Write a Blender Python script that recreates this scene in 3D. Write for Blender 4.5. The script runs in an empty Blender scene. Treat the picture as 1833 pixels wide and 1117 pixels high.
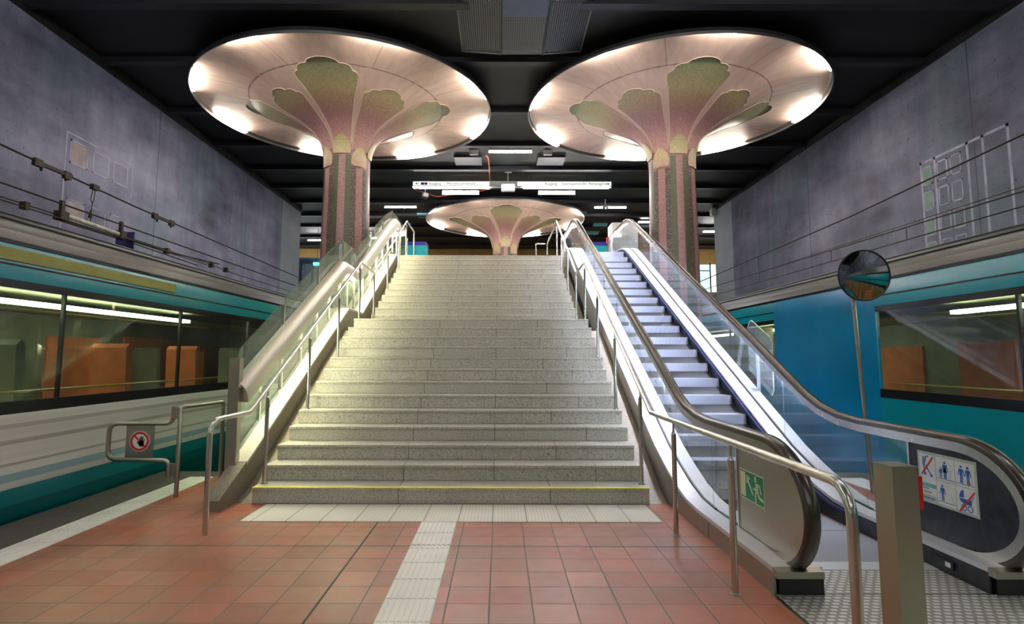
import bpy, math, random
from mathutils import Vector, Matrix
PI = math.pi
random.seed(7)
C = bpy.context.scene.collection
SC = bpy.context.scene

# ------------------------------------------------------------------ camera
cam_d = bpy.data.cameras.new('camera')
cam = bpy.data.objects.new('camera', cam_d); C.objects.link(cam); SC.camera = cam
F, TILT, YAW, ROLL, PX, PY, EYE = 1025.8, 0.100, -0.0012, 0.0018, 893.9, 536.9, 1.4384
fw = Vector((math.sin(YAW)*math.cos(TILT), math.cos(YAW)*math.cos(TILT), math.sin(TILT)))
rt = Vector((math.cos(YAW), -math.sin(YAW), 0)); up = rt.cross(fw)
r2 = rt*math.cos(ROLL)+up*math.sin(ROLL); u2 = up*math.cos(ROLL)-rt*math.sin(ROLL)
m = Matrix((r2, u2, -fw)).transposed().to_4x4(); m.translation = (0, 0, EYE)
cam.matrix_world = m
cam_d.sensor_width = 36; cam_d.sensor_fit = 'HORIZONTAL'; cam_d.lens = 36*F/1833
cam_d.shift_x = (1833/2-PX)/1833; cam_d.shift_y = -(1117/2-PY)/1833
cam_d.clip_start = 0.05; cam_d.clip_end = 200

# ------------------------------------------------------------------ world, exposure
w = bpy.data.worlds.new('world'); SC.world = w; w.use_nodes = True
w.node_tree.nodes['Background'].inputs[0].default_value = (0.55, 0.6, 0.75, 1)
w.node_tree.nodes['Background'].inputs[1].default_value = 0.08
vs = SC.view_settings
SC.display_settings.display_device = 'sRGB'
vs.view_transform = 'Standard'; vs.look = 'None'; vs.gamma = 1; vs.use_curve_mapping = False
vs.exposure = 1.45
L_DISC, L_CEIL, L_HOOD, L_ESC, L_TRAIN, L_PLAT = 54.0, 28.0, 34.0, 48.0, 9.0, 74.0

# ------------------------------------------------------------------ materials
def nt(name):
    mt = bpy.data.materials.new(name); mt.use_nodes = True
    return mt, mt.node_tree, mt.node_tree.nodes['Principled BSDF']
def rgb(c): return (c[0], c[1], c[2], 1)
def N(t, typ, **kw):
    n = t.nodes.new(typ)
    for k, v in kw.items(): setattr(n, k, v)
    return n
def coord(t, scale=None):
    tc = N(t, 'ShaderNodeTexCoord'); out = tc.outputs['Object']
    if scale is not None:
        mp = N(t, 'ShaderNodeMapping'); mp.inputs['Scale'].default_value = scale
        t.links.new(out, mp.inputs[0]); out = mp.outputs[0]
    return out
def ramp(t, fac, stops, interp='LINEAR'):
    r = N(t, 'ShaderNodeValToRGB'); r.color_ramp.interpolation = interp
    e = r.color_ramp.elements
    while len(e) < len(stops): e.new(0.5)
    for el, (p, c) in zip(e, stops): el.position = p; el.color = rgb(c)
    if fac is not None: t.links.new(fac, r.inputs[0])
    return r.outputs[0]
def noise(t, vec, scale, detail=3, rough=.5):
    n = N(t, 'ShaderNodeTexNoise'); n.inputs['Scale'].default_value = scale
    n.inputs['Detail'].default_value = detail; n.inputs['Roughness'].default_value = rough
    if vec is not None: t.links.new(vec, n.inputs['Vector'])
    return n.outputs['Fac']
def mth(t, op, a, b=None, c=None):
    n = N(t, 'ShaderNodeMath', operation=op)
    for i, v in enumerate((a, b, c)):
        if v is None: continue
        if isinstance(v, (int, float)): n.inputs[i].default_value = v
        else: t.links.new(v, n.inputs[i])
    return n.outputs[0]
def mix(t, fac, a, b, mode='MIX'):
    n = N(t, 'ShaderNodeMix', data_type='RGBA', blend_type=mode)
    for s, v in ((0, fac), (6, a), (7, b)):
        if isinstance(v, (int, float)): n.inputs[s].default_value = v
        elif isinstance(v, tuple): n.inputs[s].default_value = rgb(v)
        else: t.links.new(v, n.inputs[s])
    return n.outputs[2]
def bump(t, p, h, strength=.2, dist=.01):
    b = N(t, 'ShaderNodeBump'); b.inputs['Strength'].default_value = strength
    b.inputs['Distance'].default_value = dist
    t.links.new(h, b.inputs['Height']); t.links.new(b.outputs[0], p.inputs['Normal'])
def plain(name, col, rough=.5, metal=0, var=.08, vscale=6, spec=None):
    mt, t, p = nt(name)
    f = noise(t, coord(t), vscale, 4)
    c = ramp(t, f, [(.3, tuple(x*(1-var) for x in col)), (.7, tuple(min(1, x*(1+var)) for x in col))])
    t.links.new(c, p.inputs['Base Color'])
    p.inputs['Roughness'].default_value = rough; p.inputs['Metallic'].default_value = metal
    if spec is not None: p.inputs['Specular IOR Level'].default_value = spec
    return mt
def emit(name, col, strength):
    mt, t, p = nt(name)
    p.inputs['Base Color'].default_value = rgb((.8, .8, .8))
    p.inputs['Emission Color'].default_value = rgb(col); p.inputs['Emission Strength'].default_value = strength
    return mt
def steel(name, col, rough=.28, sc=(14, 14, 2), metal=1):
    mt, t, p = nt(name)
    f = noise(t, coord(t, sc), 6, 3)
    c = ramp(t, f, [(.3, tuple(x*.97 for x in col)), (.7, col)])
    t.links.new(c, p.inputs['Base Color']); p.inputs['Metallic'].default_value = metal
    r = mth(t, 'MULTIPLY_ADD', f, .05, rough-.02); t.links.new(r, p.inputs['Roughness'])
    return mt
def granite(name, base, dark, light):
    mt, t, p = nt(name)
    co = coord(t)
    a = noise(t, co, 62, 3, .7); b = noise(t, co, 240, 1); g = noise(t, co, 2.2, 3)
    c = ramp(t, a, [(.34, dark), (.46, base), (.56, base), (.68, light)])
    c = mix(t, mth(t, 'MULTIPLY', b, .35), c, tuple(x*.6 for x in base))
    c = mix(t, .5, c, ramp(t, g, [(.3, (.78, .78, .78)), (.7, (1, 1, 1))]), 'MULTIPLY')
    t.links.new(c, p.inputs['Base Color']); p.inputs['Roughness'].default_value = .55
    bump(t, p, a, .12, .003)
    return mt
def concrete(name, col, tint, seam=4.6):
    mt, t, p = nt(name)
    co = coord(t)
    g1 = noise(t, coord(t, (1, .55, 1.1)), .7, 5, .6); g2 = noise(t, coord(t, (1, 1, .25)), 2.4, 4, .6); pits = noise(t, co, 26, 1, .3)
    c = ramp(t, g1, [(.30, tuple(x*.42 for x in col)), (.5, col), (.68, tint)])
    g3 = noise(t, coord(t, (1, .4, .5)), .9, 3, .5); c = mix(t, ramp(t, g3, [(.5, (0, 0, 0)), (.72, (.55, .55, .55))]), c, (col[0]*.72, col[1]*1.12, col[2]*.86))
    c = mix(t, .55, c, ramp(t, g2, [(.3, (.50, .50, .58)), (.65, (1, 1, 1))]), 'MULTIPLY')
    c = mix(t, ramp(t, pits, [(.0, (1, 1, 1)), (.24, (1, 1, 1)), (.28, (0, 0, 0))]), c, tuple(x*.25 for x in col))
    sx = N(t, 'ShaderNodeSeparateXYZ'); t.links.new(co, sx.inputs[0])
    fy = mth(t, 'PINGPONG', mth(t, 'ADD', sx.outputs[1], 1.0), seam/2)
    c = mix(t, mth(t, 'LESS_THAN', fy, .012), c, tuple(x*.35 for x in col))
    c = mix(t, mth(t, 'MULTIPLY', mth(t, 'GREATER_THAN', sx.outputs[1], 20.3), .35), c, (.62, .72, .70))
    t.links.new(c, p.inputs['Base Color']); p.inputs['Roughness'].default_value = .75
    bump(t, p, g2, .15, .02)
    return mt
def glass(name, tint, mixf=.12, rough=.03, dcol=(.75, .85, .85, 1)):
    mt = bpy.data.materials.new(name); mt.use_nodes = True; t = mt.node_tree
    for n in list(t.nodes): t.nodes.remove(n)
    out = N(t, 'ShaderNodeOutputMaterial'); tr = N(t, 'ShaderNodeBsdfTransparent'); gl = N(t, 'ShaderNodeBsdfGlossy')
    fr = N(t, 'ShaderNodeFresnel'); fr.inputs[0].default_value = 1.45
    nz = noise(t, coord(t), 3, 3); ge = N(t, 'ShaderNodeNewGeometry'); front = mth(t, 'MULTIPLY', fr.outputs[0], mth(t, 'SUBTRACT', 1, ge.outputs['Backfacing']))
    tr.inputs[0].default_value = rgb(tint); gl.inputs[0].default_value = (1, 1, 1, 1); gl.inputs['Roughness'].default_value = rough
    df = N(t, 'ShaderNodeBsdfDiffuse'); df.inputs[0].default_value = dcol
    m0 = N(t, 'ShaderNodeMixShader'); t.links.new(mth(t, 'MULTIPLY', nz, mixf), m0.inputs[0])
    t.links.new(tr.outputs[0], m0.inputs[1]); t.links.new(df.outputs[0], m0.inputs[2])
    mx = N(t, 'ShaderNodeMixShader'); t.links.new(front, mx.inputs[0])
    t.links.new(m0.outputs[0], mx.inputs[1]); t.links.new(gl.outputs[0], mx.inputs[2])
    t.links.new(mx.outputs[0], out.inputs[0])
    return mt

M_steel = steel('stainless steel', (.60, .59, .55), .26)
M_steel_d = steel('dull stainless steel', (.42, .40, .35), .34)
M_steel_b = steel('brushed cool steel', (.74, .76, .82), .38, (14, 2, 14), .55)
M_clad = steel('cladding steel', (.40, .38, .36), .38, (14, 2, 14))
M_hood = steel('satin champagne steel', (.68, .655, .56), .40, (14, 2, 2), .8)
M_gran = granite('step granite', (.50, .49, .42), (.17, .165, .13), (.78, .77, .70))
M_gran_d = granite('brown stringer stone', (.22, .19, .14), (.09, .08, .055), (.38, .34, .25))
M_gran_p = granite('pale stringer stone', (.50, .48, .42), (.30, .29, .25), (.66, .64, .58))
M_wallL = concrete('blue lit concrete left', (.27, .28, .42), (.42, .43, .56))  # blue light on both track walls is put into the base colour
M_wallR = concrete('blue lit concrete right', (.20, .205, .29), (.32, .325, .42), 5.4)
M_white = plain('white tactile stone', (.85, .84, .77), .5, 0, .07, 3)
M_kerb = plain('dark grey platform edge', (.085, .08, .065), .7, 0, .2, 9)
M_yellow = plain('yellow stripe paint', (.80, .72, .06), .5, 0, .1, 30)
M_black = plain('black paint', (.018, .018, .02), .55, 0, .3, 5)
M_blk_pl = plain('black plastic', (.012, .012, .013), .4, 0, .2, 20)
M_beam = plain('dark blue beam', (.010, .011, .017), .5, 0, .2, 3)
M_duct = plain('galvanised panel', (.022, .022, .025), .45, .3, .2, 3)
M_cabl = plain('dark bronze wire', (.045, .036, .024), .5, .6, .2, 20)
M_orange = plain('orange conduit', (.55, .12, .03), .5)
M_dish = None
M_rim = steel('grey rim metal', (.30, .30, .30), .42)
M_tube = emit('disc lamp glow', (1, .95, .80), L_DISC)
M_ctube = emit('ceiling lamp glow', (1, .95, .97), L_CEIL)
M_ptube = emit('platform lamp glow', (1, .96, .92), L_PLAT)
M_htube = emit('hood lamp glow', (1, .97, .66), L_HOOD)
M_etube = emit('escalator lamp glow', (.76, .80, 1), L_ESC); M_etube2 = emit('bright escalator lamp glow', (.84, .85, 1), L_ESC*3)
M_ttube = emit('carriage lamp glow', (1, 1, .80), L_TRAIN)
M_glass = glass('green balustrade glass', (.70, .82, .76), .34, .03, (.42, .55, .47, 1))
M_eglass = glass('clear escalator glass', (.90, .93, .96), .10)
M_wglass = glass('carriage window glass', (.66, .72, .66), .05)
M_acryl = glass('clear acrylic', (.92, .95, .98), .22)
M_red = plain('red plastic', (.62, .02, .02), .4)
M_redp = plain('red print', (.62, .03, .03), .5)
M_green = plain('green sign print', (.0, .26, .14), .5)
M_cream = plain('luminous cream print', (.70, .74, .52), .5)
M_wprint = plain('white print', (.78, .80, .78), .45)
M_gprint = plain('pale grey print', (.50, .55, .52), .45)
M_blue = plain('blue print', (.02, .12, .48), .5)
M_lilac = plain('lilac print', (.62, .60, .78), .5)
M_teal_p = plain('teal print', (.05, .42, .42), .5)
M_bprint = plain('black print', (.015, .015, .015), .5)
M_purple = plain('purple print', (.25, .03, .30), .5)
M_grey_l = plain('light grey enamel', (.45, .45, .43), .5)
M_kteal = plain('turquoise kiosk panel', (.01, .42, .46), .4, 0, .05)
M_kblue = plain('royal blue kiosk panel', (.03, .03, .30), .4, 0, .05)
M_backw = plain('ochre wall tiles', (.40, .24, .07), .6, 0, .15, 2)
M_roof = plain('carriage roof grey', (.060, .066, .068), .42, 0, .1, 2)
M_darkband = plain('dark carriage trim', (.012, .014, .018), .25)
M_teal = plain('turquoise carriage paint', (.0, .26, .32), .27, 0, .05, 1)
M_bluep = plain('blue carriage paint', (.0, .21, .40), .27, 0, .12, 1)
M_seat = plain('orange seat moquette', (.55, .13, .02), .8, 0, .2, 6)
M_olive = plain('olive interior lining', (.15, .15, .085), .6, 0, .5, 1.2)
M_lime = plain('lime ceiling grille', (.36, .48, .04), .5, 0, .2, 30)
M_pole = plain('yellow grab rail', (.75, .50, .03), .35)
M_mirror, _t, _p = nt('mirror glass'); _p.inputs['Metallic'].default_value = 1; _p.inputs['Roughness'].default_value = .03; _p.inputs['Base Color'].default_value = (.55, .62, .58, 1)

def mat_tiles():
    mt, t, p = nt('red quarry tiles')
    co = coord(t); sx = N(t, 'ShaderNodeSeparateXYZ'); t.links.new(co, sx.inputs[0])
    def cell(o, off, pitch): return mth(t, 'DIVIDE', mth(t, 'SUBTRACT', o, off), pitch)
    cx = cell(sx.outputs[0], .443-10*.2515, .2515); cy = cell(sx.outputs[1], 3.269-80*.2535, .2535)
    fx = mth(t, 'PINGPONG', cx, .5); fy = mth(t, 'PINGPONG', cy, .5)
    g = mth(t, 'LESS_THAN', mth(t, 'MINIMUM', fx, fy), .016)
    cb = N(t, 'ShaderNodeCombineXYZ'); t.links.new(mth(t, 'FLOOR', cx), cb.inputs[0]); t.links.new(mth(t, 'FLOOR', cy), cb.inputs[1])
    wn = N(t, 'ShaderNodeTexWhiteNoise'); t.links.new(cb.outputs[0], wn.inputs[0])
    c = ramp(t, wn.outputs[0], [(0, (.34, .085, .045)), (.5, (.41, .11, .055)), (1, (.47, .14, .078))])
    st = noise(t, co, 1.3, 5, .6)
    c = mix(t, ramp(t, st, [(.42, (.42, .42, .42)), (.6, (0, 0, 0))]), c, (.23, .16, .10))
    c = mix(t, g, c, (.17, .155, .13))
    # expansion joints
    jx = mth(t, 'LESS_THAN', mth(t, 'ABSOLUTE', mth(t, 'SUBTRACT', sx.outputs[0], -1.068)), .008)
    jy = mth(t, 'LESS_THAN', mth(t, 'ABSOLUTE', mth(t, 'SUBTRACT', sx.outputs[1], 4.556)), .009)
    c = mix(t, mth(t, 'MAXIMUM', jx, jy), c, (.03, .03, .035))
    t.links.new(c, p.inputs['Base Color'])
    r = mth(t, 'MULTIPLY_ADD', noise(t, co, 9, 3), .22, .24); t.links.new(mth(t, 'MAXIMUM', r, mth(t, 'MULTIPLY', g, .8)), p.inputs['Roughness'])
    bump(t, p, mth(t, 'SUBTRACT', 1, g), .5, .003)
    return mt
M_tiles = mat_tiles()

def mat_tactile_dots():
    mt, t, p = nt('white dimpled tactile slabs')
    co = coord(t); sx = N(t, 'ShaderNodeSeparateXYZ'); t.links.new(co, sx.inputs[0])
    fx = mth(t, 'PINGPONG', mth(t, 'MULTIPLY', sx.outputs[0], 33), .5); fy = mth(t, 'PINGPONG', mth(t, 'MULTIPLY', sx.outputs[1], 33), .5)
    d = mth(t, 'SQRT', mth(t, 'ADD', mth(t, 'MULTIPLY', fx, fx), mth(t, 'MULTIPLY', fy, fy)))
    h = mth(t, 'LESS_THAN', d, .28)
    g = mth(t, 'LESS_THAN', mth(t, 'PINGPONG', mth(t, 'ADD', sx.outputs[0], .668+3.03), .1515), .0035)
    n = noise(t, co, 2.5, 4)
    c = ramp(t, n, [(.3, (.76, .74, .65)), (.7, (.88, .87, .82))])
    c = mix(t, h, mix(t, .85, c, (.62, .61, .53)), c)
    c = mix(t, g, c, (.12, .11, .1))
    t.links.new(c, p.inputs['Base Color']); bump(t, p, h, .6, .004); p.inputs['Roughness'].default_value = .5
    return mt
M_dots = mat_tactile_dots()

def mat_ceiling():
    mt, t, p = nt('black ceiling mesh')
    co = coord(t); wv = N(t, 'ShaderNodeTexWave', wave_type='BANDS', bands_direction='X'); wv.inputs['Scale'].default_value = 9
    t.links.new(co, wv.inputs[0]); n = noise(t, co, 1.2, 4)
    c = ramp(t, wv.outputs[1], [(.3, (.003, .003, .003)), (.8, (.015, .0145, .014))])
    c = mix(t, .7, c, ramp(t, n, [(.35, (.5, .5, .5)), (.7, (1, 1, 1))]), 'MULTIPLY')
    t.links.new(c, p.inputs['Base Color']); p.inputs['Roughness'].default_value = .6
    return mt
M_ceil = mat_ceiling()

def mat_grid(name, col, sc):
    """woven wire mesh: open holes between real wires"""
    mt, t, p = nt(name)
    co = coord(t); sx = N(t, 'ShaderNodeSeparateXYZ'); t.links.new(co, sx.inputs[0])
    fx = mth(t, 'PINGPONG', mth(t, 'MULTIPLY', sx.outputs[0], sc), .5); fy = mth(t, 'PINGPONG', mth(t, 'MULTIPLY', sx.outputs[1], sc), .5)
    wire = mth(t, 'LESS_THAN', mth(t, 'MINIMUM', fx, fy), .17)
    t.links.new(wire, p.inputs['Alpha']); p.inputs['Base Color'].default_value = rgb(col); p.inputs['Metallic'].default_value = .6; p.inputs['Roughness'].default_value = .45
    return mt
M_mesh = mat_grid('grey wire mesh', (.17, .18, .19), 26)

def mat_dish():
    mt, t, p = nt('pink plaster lit streaks')
    co = coord(t); sx = N(t, 'ShaderNodeSeparateXYZ'); t.links.new(co, sx.inputs[0])
    r = mth(t, 'SQRT', mth(t, 'ADD', mth(t, 'POWER', sx.outputs[0], 2), mth(t, 'POWER', sx.outputs[1], 2)))
    a = mth(t, 'ARCTAN2', sx.outputs[1], sx.outputs[0])
    cb = N(t, 'ShaderNodeCombineXYZ'); t.links.new(mth(t, 'MULTIPLY', a, 8), cb.inputs[0]); t.links.new(mth(t, 'MULTIPLY', r, .9), cb.inputs[1])
    s = noise(t, cb.outputs[0], 2.2, 5, .6); n2 = noise(t, co, 2.0, 4)
    c = ramp(t, s, [(.28, (.53, .375, .325)), (.5, (.62, .45, .39)), (.75, (.70, .53, .465))])  # radial streaks of light over uneven plaster are put into the colour
    c = mix(t, .5, c, ramp(t, n2, [(.3, (.82, .80, .80)), (.7, (1, 1, 1))]), 'MULTIPLY')
    seam = mth(t, 'LESS_THAN', mth(t, 'MULTIPLY', mth(t, 'PINGPONG', mth(t, 'ADD', a, 6.6), PI/8), r), .011)
    seam = mth(t, 'MULTIPLY', seam, mth(t, 'GREATER_THAN', r, 2.09))
    ring = mth(t, 'LESS_THAN', mth(t, 'ABSOLUTE', mth(t, 'SUBTRACT', r, 2.08)), mth(t, 'MULTIPLY_ADD', noise(t, co, 7, 4), .05, -.010))
    c = mix(t, mth(t, 'MULTIPLY', mth(t, 'MAXIMUM', mth(t, 'MULTIPLY', seam, .5), mth(t, 'MULTIPLY', ring, .8)), 1), c, (.20, .13, .10))
    t.links.new(c, p.inputs['Base Color']); p.inputs['Roughness'].default_value = .6; bump(t, p, s, .25, .02)
    return mt
M_dish = mat_dish()
M_outline = plain('pale grout line', (.60, .45, .38), .6)

def tess(t, co, lo, hi, sc=55):
    v = N(t, 'ShaderNodeTexVoronoi'); v.inputs['Scale'].default_value = sc; t.links.new(co, v.inputs['Vector'])
    return ramp(t, v.outputs['Color'], [(0, (lo, lo, lo)), (1, (hi, hi, hi))])
def mat_petal():
    mt, t, p = nt('petal mosaic')
    co = coord(t); sx = N(t, 'ShaderNodeSeparateXYZ'); t.links.new(co, sx.inputs[0])
    r = mth(t, 'SQRT', mth(t, 'ADD', mth(t, 'POWER', sx.outputs[0], 2), mth(t, 'POWER', sx.outputs[1], 2)))
    v = noise(t, co, 45, 2); rr = mth(t, 'ADD', mth(t, 'DIVIDE', r, 2.4), mth(t, 'MULTIPLY_ADD', v, .34, -.17))
    c = ramp(t, rr, [(.2, (.46, .27, .25)), (.40, (.36, .18, .19)), (.52, (.35, .22, .15)), (.66, (.38, .31, .17)), (.82, (.245, .245, .14)), (.97, (.155, .175, .10))])
    c = mix(t, 1, c, tess(t, co, .72, 1.25), 'MULTIPLY')
    t.links.new(c, p.inputs['Base Color']); p.inputs['Roughness'].default_value = .42
    return mt
M_petal = mat_petal()
def mat_bud():
    mt, t, p = nt('bud mosaic')
    co = coord(t); sx = N(t, 'ShaderNodeSeparateXYZ'); t.links.new(co, sx.inputs[0])
    v = noise(t, co, 45, 2); zz = mth(t, 'ADD', mth(t, 'SUBTRACT', sx.outputs[2], 5.4), mth(t, 'MULTIPLY_ADD', v, .4, -.2))
    c = ramp(t, zz, [(.1, (.46, .28, .25)), (.4, (.50, .41, .25)), (.75, (.44, .39, .21))])
    c = mix(t, 1, c, tess(t, co, .78, 1.2), 'MULTIPLY')
    t.links.new(c, p.inputs['Base Color']); p.inputs['Roughness'].default_value = .42
    return mt
M_bud = mat_bud()
def mat_trunk():
    mt, t, p = nt('striped trunk mosaic')
    co = coord(t); sx = N(t, 'ShaderNodeSeparateXYZ'); t.links.new(co, sx.inputs[0])
    a = mth(t, 'ARCTAN2', sx.outputs[1], sx.outputs[0])
    pp = mth(t, 'MULTIPLY', mth(t, 'PINGPONG', mth(t, 'ADD', a, PI*2+PI/2-math.radians(2)), PI/4), 180/PI)
    z = sx.outputs[2]; v = noise(t, co, 30, 1)
    pink = ramp(t, v, [(.3, (.30, .155, .15)), (.7, (.40, .22, .205))])
    green = (.095, .105, .06)
    spk = noise(t, co, 34, 0)
    dark = mix(t, mth(t, 'GREATER_THAN', mth(t, 'MULTIPLY_ADD', z, -.03, spk), .44), (.085, .06, .055), (.20, .14, .10))
    def rng(lo, hi): return mth(t, 'MULTIPLY', mth(t, 'GREATER_THAN', pp, lo), mth(t, 'LESS_THAN', pp, hi))
    c = mix(t, mth(t, 'MULTIPLY', rng(8.5, 22), mth(t, 'LESS_THAN', z, 5.78)), pink, green)
    c = mix(t, mth(t, 'MULTIPLY', rng(22, 35.5), mth(t, 'LESS_THAN', z, 5.52)), c, dark)
    c = mix(t, 1, c, tess(t, co, .75, 1.2), 'MULTIPLY')
    t.links.new(c, p.inputs['Base Color']); p.inputs['Roughness'].default_value = .38
    return mt
M_trunk = mat_trunk()
def mat_left_body():
    mt, t, p = nt('white turquoise carriage livery')
    co = coord(t); sx = N(t, 'ShaderNodeSeparateXYZ'); t.links.new(co, sx.inputs[0])
    zz = mth(t, 'ADD', mth(t, 'MULTIPLY', sx.outputs[2], 1), 1.0)
    f = mth(t, 'DIVIDE', zz, 2.0)
    w1, w2, gy, bl, te = (.78, .78, .75), (.68, .68, .67), (.48, .47, .45), (.32, .50, .58), (.0, .20, .24)
    c = ramp(t, f, [(0, (0, .09, .10)), (.5, (0, .12, .14)), (.56, te), (.636, w2), (.665, bl), (.70, w1), (.735, gy), (.75, w1), (.83, gy), (.85, w2), (.90, gy), (.92, w1)], 'CONSTANT')
    c = mix(t, .6, c, ramp(t, noise(t, coord(t, (.1, .25, 22)), 1.0, 3), [(.35, (.82, .82, .82)), (.6, (1, 1, 1))]), 'MULTIPLY')
    t.links.new(c, p.inputs['Base Color']); p.inputs['Roughness'].default_value = .3
    return mt
M_lbody = mat_left_body()
def mat_estep():
    mt, t, p = nt('ribbed step aluminium')
    co = coord(t); sx = N(t, 'ShaderNodeSeparateXYZ'); t.links.new(co, sx.inputs[0])
    g = mth(t, 'PINGPONG', mth(t, 'MULTIPLY', sx.outputs[0], 95), .5)
    c = ramp(t, g, [(.15, (.14, .15, .19)), (.3, (.46, .49, .58))]); t.links.new(c, p.inputs['Base Color'])
    p.inputs['Metallic'].default_value = .35; p.inputs['Roughness'].default_value = .45; bump(t, p, g, .6, .006)
    return mt
M_estep = mat_estep()
def mat_plate():
    mt, t, p = nt('checker plate')
    co = coord(t); sx = N(t, 'ShaderNodeSeparateXYZ'); t.links.new(co, sx.inputs[0])
    X = mth(t, 'MULTIPLY', sx.outputs[0], 17); Y = mth(t, 'MULTIPLY', sx.outputs[1], 24)
    u = mth(t, 'PINGPONG', mth(t, 'ADD', X, mth(t, 'MULTIPLY', mth(t, 'FLOOR', Y), .5)), .5); v = mth(t, 'PINGPONG', Y, .5)
    h = mth(t, 'MULTIPLY', mth(t, 'GREATER_THAN', u, .18), mth(t, 'GREATER_THAN', v, .2))
    c = mix(t, h, (.36, .355, .33), (.85, .84, .81)); t.links.new(c, p.inputs['Base Color'])
    p.inputs['Metallic'].default_value = .5; p.inputs['Roughness'].default_value = .36; bump(t, p, h, .8, .004)
    return mt
M_plate = mat_plate()
M_skirt = plain('dark skirt panel', (.035, .037, .05), .35, .4, .4, 12)
M_brush = plain('blue black skirt brush', (.03, .035, .12), .8)
M_belt = plain('handrail rubber', (.030, .021, .015), .27, 0, .15, 3, .8)

# ------------------------------------------------------------------ mesh builder
class MB:
    def __init__(s): s.v = []; s.f = []
    def add(s, v, f):
        n = len(s.v); s.v += [tuple(p) for p in v]; s.f += [tuple(i+n for i in q) for q in f]
    def box(s, x0, x1, y0, y1, z0, z1):
        s.add([(x0, y0, z0), (x1, y0, z0), (x1, y1, z0), (x0, y1, z0), (x0, y0, z1), (x1, y0, z1), (x1, y1, z1), (x0, y1, z1)],
              [(0, 3, 2, 1), (4, 5, 6, 7), (0, 1, 5, 4), (1, 2, 6, 5), (2, 3, 7, 6), (3, 0, 4, 7)]); return s
    def prism(s, poly, ax, a, b):
        """poly in the two other axes (cyclic order kept: x->(y,z), y->(x,z), z->(x,y))"""
        n = len(poly)
        def P(q, t):
            return {'x': (t, q[0], q[1]), 'y': (q[0], t, q[1]), 'z': (q[0], q[1], t)}[ax]
        s.add([P(q, a) for q in poly]+[P(q, b) for q in poly],
              [tuple(range(n-1, -1, -1)), tuple(range(n, 2*n))]+[(i, (i+1) % n, n+(i+1) % n, n+i) for i in range(n)]); return s
    def strip(s, up_, lo, ax, a, b):
        """prism between two polylines of equal length (quads, safe for bent outlines)"""
        def P(q, t): return {'x': (t, q[0], q[1]), 'y': (q[0], t, q[1]), 'z': (q[0], q[1], t)}[ax]
        n = len(up_); V = []
        for q, r in zip(up_, lo): V += [P(q, a), P(r, a), P(q, b), P(r, b)]
        Fc = [(0, 1, 3, 2), (4*(n-1), 4*(n-1)+2, 4*(n-1)+3, 4*(n-1)+1)]
        for i in range(n-1):
            k = 4*i; j = k+4
            Fc += [(k, j, j+1, k+1), (k+2, k+3, j+3, j+2), (k, k+2, j+2, j), (k+1, j+1, j+3, k+3)]
        s.add(V, Fc); return s
    def sweep(s, path, prof, up0=Vector((0, 0, 1)), closed=True, caps=True):
        """prof = [(side, up)] swept along 3D path, mitred"""
        P = [Vector(p) for p in path]; n = len(P); m_ = len(prof); V = []
        T = []
        for i in range(n):
            a = (P[i]-P[i-1]).normalized() if i else None
            b = (P[i+1]-P[i]).normalized() if i < n-1 else None
            T.append((a, b))
        u = up0; prev = None
        for i in range(n):
            a, b = T[i]; t = ((a or b)+(b or a)).normalized()
            if prev is not None:
                q = prev.rotation_difference(t); u = (q @ u)
            u = (u-t*u.dot(t))
            if u.length < 1e-4: u = Vector((1, 0, 0))-t*t.x
            u.normalize(); side = t.cross(u); prev = t
            k = 1.0
            if a and b: k = 1/max(.35, math.cos(a.angle(b)/2)) if a.angle(b) > 1e-4 else 1
            # stretch in bend direction
            bd = (b-a) if a and b else Vector((0, 0, 0))
            if bd.length > 1e-5: bd.normalize()
            for (x, y) in prof:
                d = side*x+u*y
                if k > 1: d = d+bd*(d.dot(bd)*(k-1))
                V.append(P[i]+d)
        Fc = []
        for i in range(n-1):
            for j in range(m_ if closed else m_-1):
                j2 = (j+1) % m_; Fc.append((i*m_+j, i*m_+j2, (i+1)*m_+j2, (i+1)*m_+j))
        if caps and closed: Fc += [tuple(range(m_-1, -1, -1)), tuple((n-1)*m_+j for j in range(m_))]
        s.add(V, Fc); return s
    def tube(s, path, r, seg=12):
        return s.sweep(path, [(r*math.cos(2*PI*k/seg), r*math.sin(2*PI*k/seg)) for k in range(seg)],
                       Vector((0, 0, 1)) if abs((Vector(path[1])-Vector(path[0])).normalized().z) < .9 else Vector((1, 0, 0)))
    def cone(s, p0, p1, r0, r1, seg=14):
        P0, P1 = Vector(p0), Vector(p1); t = (P1-P0).normalized()
        u = Vector((0, 0, 1)) if abs(t.z) < .9 else Vector((1, 0, 0)); a = t.cross(u).normalized(); b = t.cross(a)
        V = [P0+(a*math.cos(2*PI*k/seg)+b*math.sin(2*PI*k/seg))*r0 for k in range(seg)]+[P1+(a*math.cos(2*PI*k/seg)+b*math.sin(2*PI*k/seg))*r1 for k in range(seg)]
        s.add(V, [tuple(range(seg)), tuple(range(2*seg-1, seg-1, -1))]+[(k, seg+k, seg+(k+1) % seg, (k+1) % seg) for k in range(seg)]); return s
    def lathe(s, prof, seg=96, cx=0, cy=0, close=False):
        n = len(prof); V = []
        for k in range(seg):
            a = 2*PI*k/seg
            V += [(cx+r*math.cos(a), cy+r*math.sin(a), z) for r, z in prof]
        Fc = []
        for k in range(seg):
            k2 = (k+1) % seg
            for i in range(n if close else n-1):
                i2 = (i+1) % n; Fc.append((k*n+i, k2*n+i, k2*n+i2, k*n+i2))
        s.add(V, Fc); return s
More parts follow.
